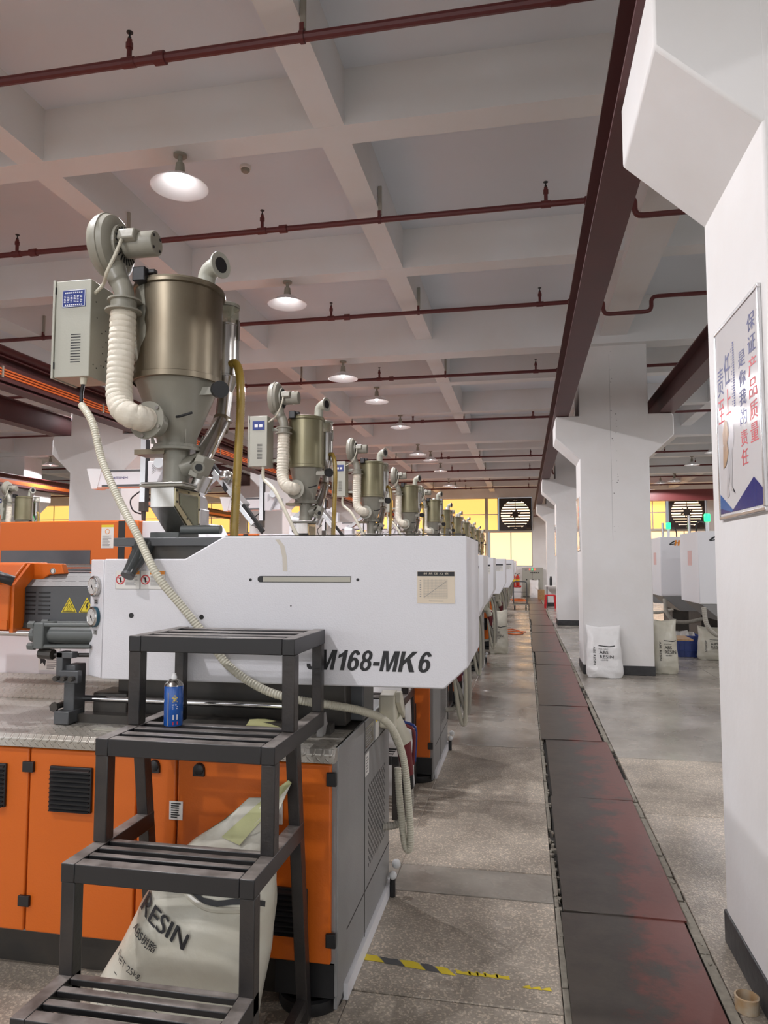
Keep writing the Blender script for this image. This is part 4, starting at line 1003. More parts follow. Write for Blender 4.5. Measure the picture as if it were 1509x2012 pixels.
    P = resample(smooth_path([D(-.145, -.235, 2.70), D(-.147, -.236, 2.58), D(-.150, -.238, 2.46), D(-.150, -.244, 2.375), D(-.142, -.255, 2.315), D(-.118, -.270, 2.264), D(-.080, -.276, 2.233), D(-.048, -.252, 2.222), D(-.036, -.205, 2.221)], 8), .0065)
    rj = random.Random(4); mb = MB(); mb.tube(P, [.0555 + rj.uniform(-.0009, .0012) - (.0032 if i % 4 == 0 else 0) for i in range(len(P))], 24 if hero_ else 12, 1); part('taped_hose', M_wrap, t, mb, smooth=True)
    ax = Vector((.08, .99, -.10)).normalized()
    fc = Vector(D(-.036, -.212, 2.221))
    part('hose_flange', M_cone, t, MB().lathe([(.055, 0), (.085, .001), (.085, .010), (.06, .012), (.058, .08)], fc, ax, 28), smooth=True)
    if hero_:
        for k in range(5):
            a = k * 2 * PI / 5; u = ax.orthogonal().normalized(); v = ax.cross(u); c = fc + (u * math.cos(a) + v * math.sin(a)) * .072
            part('flange_bolt', M_bright, t, MB().disc(c - ax * .006, ax, .009, .008, 6))
    part('latch_handle', M_black, t, MB().tube([D(.07, -.14, 2.245), D(.10, -.16, 2.243), D(.155, -.165, 2.255)], .006, 8, 3))
    part('motor_cable', M_conduit, t, MB().tube([(bx + .11, byy - .075, zc - .005), (bx + .10, byy - .10, zc - .08), (bx + .06, byy - .10, zc - .16), (bx1 + .06, by0 - .0, bz1 - .03), (bx1 - .002, by0 + .03, bz1 - .055)], .0075, 8, 6), smooth=True)
    # vacuum receiver
    vx, vy = cx + .128, cy + .245
    rv = part('vacuum_receiver', M_bright, t, MB().lathe([(.036, 0), (.064, .07), (.069, .075), (.069, .082), (.065, .085), (.065, .33), (.069, .333), (.069, .34), (.065, .342)], (vx, vy, 2.44 + dz), n=28), smooth=True)
    part('receiver_head', M_sight, rv, MB().lathe([(.062, .342), (.062, .425), (.056, .43)], (vx, vy, 2.44 + dz), n=24), smooth=True)
    part('receiver_cap', M_cast, rv, MB().lathe([(.066, .428), (.066, .443), (.05, .45)], (vx, vy, 2.44 + dz), n=24))
    part('receiver_latch', M_bright, rv, MB().box(vx + .058, vx + .072, vy - .02, vy + .0, 2.70 + dz, 2.80 + dz))
    part('clamp_bracket', M_cone, t, MB().box(cx + .12, cx + .235, cy - .075, cy - .04, 2.355 + dz, 2.39 + dz))
    part('clamp_wheel', M_black, t, MB().cyl(D(.235, -.07, 2.375), D(.258, -.10, 2.37), .038, n=20).cyl(D(.215, -.05, 2.38), D(.235, -.07, 2.375), .03, n=16))
    part('feed_pipe', M_bright, t, MB().cyl((vx, vy, 2.44 + dz), (vx - .005, vy - .02, 2.29 + dz), .036, n=20).cyl((vx - .005, vy - .02, 2.295 + dz), (vx - .004, vy - .02, 2.285 + dz), .052, n=20), smooth=True)
    part('feed_pipe', M_bright, t, MB().cyl((vx - .004, vy - .02, 2.30 + dz), (cx + .115, cy - .02, 2.03 + dz), .040, .041, n=20), smooth=True)
    part('pipe_elbow', M_steel, t, MB().cyl((vx - .004, vy - .02, 2.31 + dz), (vx - .008, vy - .045, 2.245 + dz), .0425, n=20), smooth=True)
    part('drain_pipe', M_bright, t, MB().cyl((cx + .13, cy + .02, 2.0 + dz), (cx + .10, cy + .02, 1.93 + dz), .045, .04, n=18), smooth=True)
    pts = [(vx + .03, vy - .03, 2.57 + dz), (vx + .075, vy - .05, 2.57 + dz), (vx + .105, vy - .07, 2.50 + dz), (vx + .115, vy - .08, 2.36 + dz), (vx + .110, vy - .085, 2.15 + dz), (vx + .10, vy - .085, 1.92 + dz), (vx + .092, vy - .085, 1.66 + dz)]
    part('suction_hose', M_yhose, t, MB().tube(pts, .0195, 12 if hero_ else 8, 6, rib=.10, pitch=.006 if hero_ else .012), smooth=True)
    return t, (bx1 - .045, by0 + .03, bz0 - .03)

d1, gpos = dryer(-1.575, 3.03, True)
tag(d1, 'nearest stainless hopper dryer with beige blower, white taped hose and blue nameplate box')
# flexible supply conduit of the nearest dryer
g = Vector(gpos)
part('black_lead', M_cablebk, d1, MB().tube([g + Vector((0, 0, .004)), g + Vector((.005, -.02, -.05)), g + Vector((.022, -.04, -.115))], .0085, 8, 4), smooth=True)
pts = [g + Vector((.018, -.035, -.100)), (-1.825, 2.75, 2.20), (-1.755, 2.72, 2.03), (-1.645, 2.68, 1.855), (-1.525, 2.63, 1.70), (-1.425, 2.60, 1.55), (-1.325, 2.63, 1.42), (-1.24, 2.655, 1.31), (-1.14, 2.665, 1.19), (-1.00, 2.675, 1.105), (-.86, 2.70, 1.065), (-.76, 2.78, 1.035), (-.655, 2.92, .985), (-.585, 3.09, .90), (-.545, 3.22, .73), (-.528, 3.27, .50), (-.523, 3.29, .34), (-.535, 3.30, .295), (-.553, 3.30, .33), (-.575, 3.30, .52), (-.585, 3.31, .66)]
part('supply_conduit', M_conduit, d1, MB().tube(pts, .0150, 14, 8, rib=.13, pitch=.0055), smooth=True)

# ================================================================== OTHER MACHINES IN THE ROW
P = 2.72
yf = HY + P
mac = thing('injection_moulding_machine', (-1.6, yf + .5, 0), 'x', 'machine', 'injection moulding machines left of the aisle')
base_unit(mac, yf, -6.0, [(-2.6, -1.5), (-1.49, -0.69)])
louvre(mac, -.86, -.79, .36, .57, yf)
part('tread_deck', M_tread, mac, B(-6.0, -.672, yf - .02, yf + 1.0, .882, .93))
fy = yf + .16
part('injection_housing', M_white2, mac, MB().prism([(-2.0, 1.125), (-.385, 1.128), (-.30, 1.285), (-.30, 1.655), (-1.2, 1.655), (-1.4, 1.58), (-2.0, 1.58)], fy, fy + .66), bevel=.006)
s = part('pressure_chart', M_paper, mac, B(-.445, -.335, fy - .002, fy, 1.47, 1.575)); part('black_header', M_ink, s, B(-.445, -.335, fy - .003, fy - .002, 1.555, 1.575))
mb = MB(); lines(mb, front(fy - .003), -.44, -.34, 1.475, 1.55, 9, .35); part('grid', M_inkg, s, mb)
mb = MB(); heavy(mb, 'MK 6', fy - .001, -.62, 1.20, .07); part('model_lettering', M_ink, mac, mb)
part('injection_carriage', M_dirty, mac, B(-2.0, -.75, yf + .3, yf + .7, .93, 1.13))
part('hopper_plate', M_dgrey, mac, B(-2.0, -1.55, yf + .25, yf + .75, 1.665, 1.702))
part('throat_block', M_dgrey, mac, B(-1.95, -1.6, yf + .3, yf + .7, 1.58, 1.666))
end_plug(mac, yf + 1.0)
for k, (dx, zb) in enumerate(((.03, .33), (.0, .24))):
    part('looped_conduit', M_conduit if k else M_ghose, mac, MB().tube([(-.62, yf + .75, 1.10), (-.54 + dx, yf + .80, 1.02), (-.50 + dx, yf + .84, .75), (-.50 + dx, yf + .86, zb + .1), (-.52 + dx, yf + .87, zb), (-.56 + dx, yf + .87, zb + .12), (-.60, yf + .86, .7)], .019, 10, 5), smooth=True)
# clamp hood
hood = part('clamp_hood', M_orange, mac, B(-5.9, -3.05, yf + .0, yf + .85, 1.12, 1.94), bevel=.012)
part('black_stripe', M_black, hood, B(-3.225, -3.165, yf - .003, yf, 1.15, 1.935))
part('window', M_glass, hood, B(-4.30, -3.47, yf - .004, yf, 1.50, 1.70))
s = part('safety_notice', M_paper, hood, B(-3.375, -3.265, yf - .003, yf, 1.715, 1.905)); part('yellow_header', M_yellow, s, B(-3.375, -3.265, yf - .004, yf - .003, 1.885, 1.905))
part('orange_ring', M_inko, s, ring(MB(), front(yf - .0045), -3.32, 1.85, .016, .021)); mb = MB(); lines(mb, front(yf - .004), -3.365, -3.275, 1.72, 1.82, 10); part('print', M_inkg, s, mb)
part('platen_cover', M_white2, mac, MB().prism([(-3.05, 1.12), (-2.62, 1.12), (-2.55, 1.72), (-2.68, 1.935), (-3.05, 1.935)], yf + .06, yf + .8), bevel=.006)
part('nozzle_frame', M_white2, mac, B(-3.05, -2.0, yf + .86, yf + .88, .93, 1.5))
part('barrel_cover', M_dgrey, mac, B(-2.62, -1.98, yf + .27, yf + .7, 1.2, 1.55))
part('tie_bar', M_chrome, mac, MB().cyl((-3.05, yf + .12, 1.6), (-2.0, yf + .12, 1.6), .026, n=12), smooth=True)

rb = thing('takeout_robot', (-2.75, yf + .45, 1.935), 'x', 'robot', 'takeout robots on the machines')
ry = yf + .30
part('base_box', M_white2, rb, B(-2.80, -2.66, ry, ry + .18, 1.76, 2.05), bevel=.008)
part('fan_grille', M_black, rb, ring(MB(), front(ry - .002), -2.735, 1.985, .012, .03).add([(-2.735 + .01 * math.cos(k), ry - .002, 1.985 + .01 * math.sin(k)) for k in range(6)], [(0, 1, 2, 3, 4, 5)]))
part('warning_sticker', M_inko, rb, B(-2.775, -2.70, ry - .003, ry, 1.875, 1.92)); part('switch', M_red, rb, B(-2.775, -2.745, ry - .004, ry, 1.80, 1.825))
part('head_cover', M_white2, rb, MB().prism([(ry - .01, 2.04), (ry + .17, 2.04), (ry + .17, 2.12), (ry + .12, 2.16), (ry + .03, 2.16), (ry - .02, 2.12)], -2.80, -2.67, 'x'), bevel=.006)
bm_ = part('traverse_boom', M_white2, rb, MB().box(-3.610, -2.880, ry - .09, ry + .02, 2.235, 2.385), bevel=.004)
part('boom_groove', M_dgrey, bm_, MB().box(-3.520, -3.060, ry - .093, ry - .09, 2.365, 2.383).box(-3.520, -3.060, ry - .093, ry - .09, 2.24, 2.258))
part('end_cap', M_inkw, bm_, MB().prism([(-3.660, 2.40), (-3.520, 2.395), (-3.560, 2.225), (-3.610, 2.225)], ry - .10, ry + .03))
mb = MB(); text(mb, 'HTIINH', front(ry - .0945), -3.420, -3.280, 2.305, 2.325, bold=.008); part('lettering', M_inkb, bm_, mb)
part('carriage_cover', M_white2, rb, MB().prism([(-3.060, 2.22), (-2.990, 2.22), (-2.925, 2.36), (-2.915, 2.44), (-3.060, 2.44)], ry - .16, ry - .095), bevel=.006)
mb = MB()
for k in range(6): mb.add([(-3.020 + .0, ry - .162, 2.33 + k * .014), (-2.985, ry - .162, 2.355 + k * .014), (-2.985, ry - .162, 2.359 + k * .014), (-3.020, ry - .162, 2.334 + k * .014)], [(0, 1, 2, 3)])
part('cover_slots', M_dgrey, rb, mb)
part('gear_head', M_alu, rb, MB().cyl((-2.940, ry - .16, 2.42), (-2.940, ry - .20, 2.42), .045, n=16), smooth=True)
part('vertical_arm', M_alu, rb, MB().box(-3.120, -3.075, ry - .17, ry - .12, 2.05, 2.66)); part('arm_rail', M_black, rb, MB().box(-3.075, -3.060, ry - .165, ry - .125, 2.1, 2.62))
part('gripper', M_dirty, rb, MB().box(-3.120, -3.070, ry - .18, ry - .11, 2.02, 2.10).cyl((-3.095, ry - .145, 2.02), (-3.090, ry - .145, 1.86), .02, .012, n=8))
part('air_line', M_cablebk, rb, MB().tube([(-3.110, ry - .15, 2.2), (-3.180, ry - .2, 2.12), (-3.160, ry - .2, 2.03), (-3.110, ry - .16, 2.0)], .006, 6, 4))
part('swing_arm', M_alu, rb, MB().bar((-2.50, ry - .05, 2.35), (-2.20, ry - .15, 2.05), .09, .05).bar((-2.28, ry - .16, 2.10), (-2.10, ry - .2, 1.90), .04, .04), bevel=.004)
part('swing_joint', M_bright, rb, MB().sphere((-2.40, ry - .08, 2.30), .06), smooth=True)
part('swing_tool', M_black, rb, MB().bar((-2.20, ry - .18, 2.06), (-2.02, ry - .22, 1.84), .03, .03).bar((-2.52, ry - .07, 2.40), (-2.36, ry - .13, 2.18), .03, .04))
part('swing_support', M_alu, rb, MB().bar((-2.74, ry + .05, 2.14), (-2.45, ry - .04, 2.33), .06, .05))

dr2, g2 = dryer(-1.80, yf + .5, False, r=.165, m_drum=M_steel_o)
part('supply_conduit', M_conduit, dr2, MB().tube([Vector(g2), Vector(g2) + Vector((.01, 0, -.08)), (-2.0, yf + .2, 2.2), (-1.85, yf + .12, 1.98), (-1.70, yf + .08, 1.75), (-1.55, yf + .13, 1.66)], .017, 8, 5), smooth=True)
dr2.scale = (.89, .89, .955)
NTH = ['second', 'third', 'fourth', 'fifth', 'sixth', 'seventh', 'eighth', 'ninth', 'tenth', 'eleventh']
mac['label'] = 'second white and orange moulding machine of the row counted from the camera'
rb['label'] = 'white takeout robot on the second machine, with its boom behind the slack cream conduit'
dr2['label'] = 'second hopper dryer of the row, olive drum, just right of the yellow hose'
dxs = [0, -.04, .02, .10, -.05, -.02, 0, -.03, 0, -.02]
for k in range(1, 10):
    c = copy_thing(mac, (dxs[k], P * k, 0), label='%s white and orange moulding machine of the row counted from the camera' % NTH[k])
    copy_thing(dr2, (dxs[k] * .5, P * k, 0), label='%s hopper dryer of the receding row counted from the camera' % NTH[k])
    if k < 8: copy_thing(rb, (0, P * k, 0), label='takeout robot standing on the %s machine of the row' % NTH[k])

# machines of the left-hand bay (only their tops show)
for j, y in enumerate((8.4, 11.2, 14.0)):
    nm = ('front', 'middle', 'rear')[j]
    copy_thing(mac, (-7.35, y - yf, 0), label='%s machine of the left-hand bay, mostly hidden behind the orange hood' % nm, group='moulding machines in the left bay')
    copy_thing(dr2, (-7.35, y - yf, 0), label='hopper dryer on the %s machine of the left-hand bay' % nm, group='hopper dryers in the left bay')

def beacon(x, y, z, label, pole=.18):
    t = thing('signal_beacon', (x, y, z), label, 'beacon')
    part('post', M_white2, t, MB().cyl((x, y, z), (x, y, z + pole), .028, n=12))
    part('lens', M_green, t, MB().lathe([(.045, 0), (.05, .01), (.05, .11), (.042, .13)], (x, y, z + pole), n=18), smooth=True)
    return t

# ================================================================== STEP LADDER
def ladder():
    t = thing('step_platform', (-1.06, 2.2, 0), 'black welded steel step platform with four slatted steps, in front of the nearest machine', 'step ladder', 'step platforms beside the machines')
    xl, xr, w = -1.362, -.755, .045
    def bx(name, *a): return part(name, M_tread_pale if name in ('slat', 'front_rail', 'side_rail') else M_ladder, t, B(*a), bevel=.003)
    steps = [(1.758, 2.005, .39, 4), (1.958, 2.425, .71, 4), (2.115, 2.665, 1.036, 4), (2.30, 2.672, 1.344, 4)]
    treads = [1.985, 2.165, 2.39, 2.672]
    h = .055
    for i, (a, b, z, ns) in enumerate(steps):
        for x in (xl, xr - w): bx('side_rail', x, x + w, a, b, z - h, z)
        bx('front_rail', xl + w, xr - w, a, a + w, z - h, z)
        e = treads[i]
        n = 3
        span = e - (a + w)
        for k in range(n):
            y0 = a + w + span * (k + .28) / n
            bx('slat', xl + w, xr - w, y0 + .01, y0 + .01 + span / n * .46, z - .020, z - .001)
    # posts
    for x in (xl, xr - w):
        bx('front_post', x, x + w, 1.758, 1.803, 0.001, .34)
        bx('middle_post', x, x + w, 1.962, 2.008, 0.001, .655)
        bx('middle_post', x, x + w, 2.118, 2.163, .711, .981)
        bx('upper_post', x, x + w, 2.303, 2.348, 1.037, 1.289)
        part('rear_post', M_ladder, t, MB().prism([(2.630, 1.037), (2.668, 1.037), (2.668, 1.289), (2.630, 1.289)], x + .005, x + w - .002, 'x'), bevel=.003)
        part('rear_leg', M_ladder, t, MB().prism([(2.335, .983), (2.385, .983), (2.535, .001), (2.490, .001)], x + .0025, x + w - .0025, 'x'), bevel=.003)
        if x > -1: part('foot_rail', M_ladder, t, B(x + .006, x + w - .006, 2.008, 2.498, .055, .09))
    return t
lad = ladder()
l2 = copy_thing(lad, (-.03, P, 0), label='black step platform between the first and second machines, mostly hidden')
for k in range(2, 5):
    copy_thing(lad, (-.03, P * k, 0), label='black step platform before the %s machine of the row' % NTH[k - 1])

# aerosol can on the deck
cx, cy, cz = -1.208, 2.340, 1.0355
can = thing('spray_can', (cx, cy, cz), 'blue aerosol can with white nozzle standing at the back of the third step', 'can')
part('body', M_can, can, MB().lathe([(.036, 0), (.0385, .004), (.0385, .172), (.036, .177)], (cx, cy, cz), n=28), smooth=True)
part('shoulder', M_bright, can, MB().lathe([(.038, .176), (.036, .184), (.022, .198), (.020, .200), (.020, .204), (.016, .206)], (cx, cy, cz), n=24), smooth=True)
part('nozzle', M_inkw, can, MB().lathe([(.012, .205), (.012, .216), (.009, .221), (.008, .230)], (cx, cy, cz), n=14), smooth=True)
def oncyl(a0): return lambda u, v: (cx + .0392 * math.sin(u + a0), cy - .0392 * math.cos(u + a0), cz + v)
mb = MB(); quad(mb, oncyl(-.1), -.05, .06, .005, .150); part('label_seam', M_inkg, can, mb)
mb = MB(); text(mb, '全', oncyl(.6), -.3, .3, .108, .14); part('emblem', M_yellow, can, mb)
mb = MB(); quad(mb, oncyl(-.75), -.35, .1, .107, .117); quad(mb, oncyl(.6), -.2, .3, .03, .052); lines(mb, oncyl(.6), -.25, .3, .075, .10, 3); part('print', M_inkw, can, mb)
mb = MB(); quad(mb, oncyl(.6), -.2, .35, .008, .022); part('print', M_inkr, can, mb)
can.scale = (.85, .85, .77)
# yellow paper sheet
t = thing('paper_sheet', (-.98, 2.66, .935), 'pale yellow sheet of paper lying on the deck behind the third step', 'paper')
mb = MB(); nn = 8; vs = []; fs = []
for i in range(nn + 1):
    for j in range(nn + 1):
        u, v = i / nn, j / nn; vs.append((-1.09 + .24 * u, 2.585 + .17 * v + .04 * u * v, .936 + .035 * (1 - u) * v * v + .012 * math.sin(u * 5) * v))
for i in range(nn):
    for j in range(nn): q = i * (nn + 1) + j; fs.append((q, q + nn + 1, q + nn + 2, q + 1))
vs2 = [(a, b, c - .001) for a, b, c in vs]
mb.add(vs, fs).add(vs2, [tuple(reversed(f)) for f in fs]); part('sheet', M_ypaper, t, mb, smooth=True)
t = thing('cardboard_scrap', (-.78, 2.70, .93), 'torn grey cardboard scrap standing on the deck beside the top step post', 'scrap')
part('sheet', M_inkg, t, MB().prism([(-.792, .932), (-.77, .932), (-.765, .97), (-.772, 1.015), (-.788, 1.01), (-.790, .97)], 2.69, 2.75))

# ================================================================== SACKS
def sack(loc, w, h, d, label, matl, left=None, right_=None, yc=None, lean=0.0, seed=0, group=None, top_slope=0.0, dfun=None, cat='sack', rz=0.0):
    n, mm = 44, 34
    t = thing('resin_sack', loc, label, cat, group)
    def prof(v):
        if left is None:
            s = 1.03 - .10 * (1 - math.sin(min(1, v * 9) * PI / 2)) - .14 * min(1, v * 1.3) + .06 * max(0, (v - .82) / .18) + .012 * math.sin(v * 17 + seed)
            l, r_ = -w / 2 * s, w / 2 * s
        else:
            l = interp(left, v) ; r_ = interp(right_, v)
        if dfun: b = interp(dfun, v)
        else: b = d / 2 * (1 - .25 * max(0, 1 - v * 7)) * (1 - .88 * max(0, (v - .55) / .45) ** 1.5)
        return (l + r_) / 2, (r_ - l) / 2, b, (interp(yc, v) if yc else lean * v)
    def S(a, v, k=1.0):
        c, hw, b, y = prof(v); ca, sa = math.cos(a), math.sin(a)
        e = 2 / 2.6
        px = hw * (abs(ca) ** e) * (1 if ca >= 0 else -1); py = b * (abs(sa) ** e) * (1 if sa >= 0 else -1)
        q = Vector((px * 7 + seed * 3.1, py * 7, v * h * 7)); nzv = noise.fractal(q, 0.9, 2.1, 4) * .015 + .006 * math.sin(v * 40 + 5 * px / max(hw, .01)) * (max(0, .22 - v) + max(0, v - .78)) * 4
        amp = min(1, b / .03)
        z = v * h + top_slope * (c + px) * v + (.035 * abs(px / hw) ** 3 * max(0, v - .8) / .2 if left is None else 0)
        return Vector(loc) + Vector((c + px, y + py * k + (nzv * amp if sa > 0 else -nzv * amp), z))
    mb = MB(); vs = []; fs = []
    for j in range(mm + 1):
        for i in range(n): vs.append(S(2 * PI * i / n, j / mm))
    for j in range(mm):
        for i in range(n): fs.append((j * n + i, j * n + (i + 1) % n, (j + 1) * n + (i + 1) % n, (j + 1) * n + i))
    fs.append(tuple(range(n - 1, -1, -1))); fs.append(tuple(mm * n + i for i in range(n)))
    mb.add(vs, fs); b = part('sack_body', matl, t, mb, smooth=True, angle=70)
    def on(u, v, off=.008):
        """front surface point at local x=u and height fraction v"""
        c, hw, bb, y = prof(v); q = max(-.999, min(.999, (u - c) / hw)); ca = (abs(q) ** 1.3) * (1 if q >= 0 else -1)
        a = -math.acos(max(-1, min(1, ca))); p = S(a, v); return p + Vector((0, -off, 0))
    return t, b, on
def interp(tab, v):
    for (a, p), (b, q) in zip(tab, tab[1:]):
        if v <= b: return p + (q - p) * (v - a) / (b - a)
    return tab[-1][1]
def standing_text(t, on, s=1.0, ox=0.0, side=True, t_half=.17):
    f = lambda u, v: on(u + ox, v)
    def line(body, u0, u1, v0, v1, **k): part('printed_line', M_ink, t, text(MB(), body, f, u0 * s, u1 * s, v0, v1, **k))
    mb = MB()
    line('POLYLAC', -.08, .045, .565, .585); line('ABS', -.075, .045, .475, .54, bold=.008); line('RESIN', -.07, .115, .39, .455, bold=.008); line('ABS树脂', -.06, .04, .345, .375)
    for k in range(14):
        a = -.08 + .02 * k; b = a + .0202; va = .635 - .015 * min(1, (a + .08) / .14) + .025 * max(0, (a - .06) / .14); vb = .635 - .015 * min(1, (b + .08) / .14) + .025 * max(0, (b - .06) / .14)
        if abs(b * s + ox) < .9 * t_half: poly(mb, f, [(a * s, va), (b * s, vb), (b * s, vb + .016), (a * s, va + .016)])
    if side:
        key = 'ABS RESIN'
        v_, f_, _ = text_geo(key, bold=.008)
        part('printed_line', M_ink, t, MB().add([f((-.155 + .03 * b) * s, .62 - .36 * a) for a, b in v_], f_))
    part('printed_bar', M_ink, t, mb)
# hero sack under the steps
L_ = [(0, -1.47), (.10, -1.455), (.2, -1.45), (.42, -1.345), (.58, -1.285), (.72, -1.21), (.82, -1.12), (.92, -1.0), (1, -.93)]
R_ = [(0, -.92), (.10, -.875), (.2, -.868), (.42, -.832), (.6, -.820), (.72, -.822), (.82, -.824), (.92, -.826), (1, -.835)]
Dp = [(0, .11), (.1, .125), (.4, .115), (.6, .10), (.72, .075), (.85, .045), (1, .008)]
Yc = [(0, 2.30), (.3, 2.30), (.6, 2.315), (.8, 2.33), (1, 2.35)]
sk, skb, on = sack((0, 0, 0.002), 0, .80, 0, 'open white ABS resin sack standing beneath the steps against the orange base', M_bag, L_, R_, Yc, seed=2, dfun=Dp)
sk.location = (0, 0, .002)
rot = math.radians(-24)
def tl(body, u0, z0, wid, hei, r=rot, **k):
    v_, f_, _ = text_geo(body, **k)
    pts = []
    for a, b in v_:
        x = a * wid; z = b * hei; pts.append(on(u0 + x * math.cos(r) - z * math.sin(r), (z0 + x * math.sin(r) + z * math.cos(r)) / .80))
    part('printed_line', M_ink, sk, MB().add(pts, f_))
for e in (0, .0018, .0036): tl('RESIN', -1.268 + e, .455 - e * .45, .205, .052)
tl('ABS树脂', -1.282, .395, .112, .030, bold=.01)
tl('NET 25kg', -1.335, .300, .115, .026, r=math.radians(-18))
for k in range(6): tl('中文说明文字产品名称' if k % 2 else '合格证 CERTIFICATE ABS', -1.345 - .008 * k, .236 - .014 * k, .10 - .006 * (k % 3), .007, r=math.radians(-20))
a0 = [(-1.335, .262), (-1.26, .218), (-1.19, .203), (-1.08, .140)]
mb = MB()
for (a, b), (c, d) in zip(a0, a0[1:]): poly(mb, lambda u, v: on(u, v / .80), [(a, b), (c, d), (c, d + .003), (a, b + .003)])
part('printed_rule', M_ink, sk, mb); mb = MB()
cz = [(-1.10, .535), (-1.03, .505), (-.98, .50), (-.93, .505), (-.87, .505), (-.835, .49)]
for (a, b), (c, d) in zip(cz, cz[1:]): poly(mb, lambda u, v: on(u, v / .80, .006), [(a, b), (c, d), (c, d + .016), (a, b + .016)])
part('printed_band', M_ink, sk, mb)
tl('HI', -.885, .575, .03, .022, r=0); tl('ABS·UP', -.895, .545, .05, .014, r=0)
# olive fold lining of the open mouth and the raised corner
vs = [on(-1.0, .86, .01), on(-.93, .84, .012), on(-.84, .97, .012), (-.822, 2.325, .80), (-.775, 2.33, .862), (-.79, 2.34, .868), (-.88, 2.34, .80)]
mb = MB().add(vs, [(0, 1, 2, 6), (2, 3, 5, 6), (3, 4, 5)]).add([Vector(p) + Vector((0, .012, .0)) for p in vs], [(6, 2, 1, 0), (6, 5, 3, 2), (5, 4, 3)])
part('mouth_lining', M_olive, sk, mb)
vs = [on(-.93, .86, .008), on(-.835, .90, .010), (-.812, 2.318, .775), (-.775, 2.325, .860), (-.83, 2.33, .80)]
part('mouth_corner', M_bag, sk, MB().add(vs, [(0, 1, 4), (1, 2, 4), (2, 3, 4)]).add([Vector(p) + Vector((0, .006, 0)) for p in vs], [(4, 1, 0), (4, 2, 1), (4, 3, 2)]))
# crease fold under the black band
mb = MB(); cr = [(-1.13, .56), (-1.10, .525), (-1.02, .495), (-.93, .49), (-.85, .487)]
mb.tube([on(u, z / .80, .002) for u, z in cr], .010, 8, 4); part('fold_roll', M_bag, sk, mb, smooth=True)

t, b, on2 = sack((1.085, 10.50, 0.002), .50, .68, .22, 'crumpled white ABS resin sack leaning on the front of the second column', M_bagw, yc=[(0, 0), (1, .12)], seed=5); standing_text(t, on2, 1.0, .0)
t, b, on2 = sack((1.985, 11.05, 0.002), .36, .74, .26, 'full white ABS resin sack standing at the right side of the second column', M_bag, seed=9, yc=[(0, 0), (1, .03)]); standing_text(t, on2, .85, .04)
t, b, on2 = sack((3.05, 12.75, 0.002), .50, .52, .28, 'bulging white resin sack under the grey chamfer of the right-hand machine', M_bag, seed=12); standing_text(t, on2, 1.0)
t, b, on2 = sack((-.46, 12.85, 0.002), .34, .74, .20, 'white resin sack on the left edge of the aisle beside hanging grey conduits', M_bag, seed=15); standing_text(t, on2, .7, .0)
t, b, on2 = sack((.43, 33.3, 0.002), .42, .78, .24, 'white sack leaning before the grey control cabinet at the aisle end', M_bagw, yc=[(0, 0), (1, .2)], seed=18)
t, b, on2 = sack((-1.02, 2.3 + P, 0.002), .5, .78, .22, 'white resin sack behind the second step platform, half hidden by the housing', M_bagw, seed=21)
t, b, on2 = sack((-.98, 5.62, 0.931), .30, .18, .22, 'white plastic bag lying on the deck of the second machine', M_bagw, seed=24)

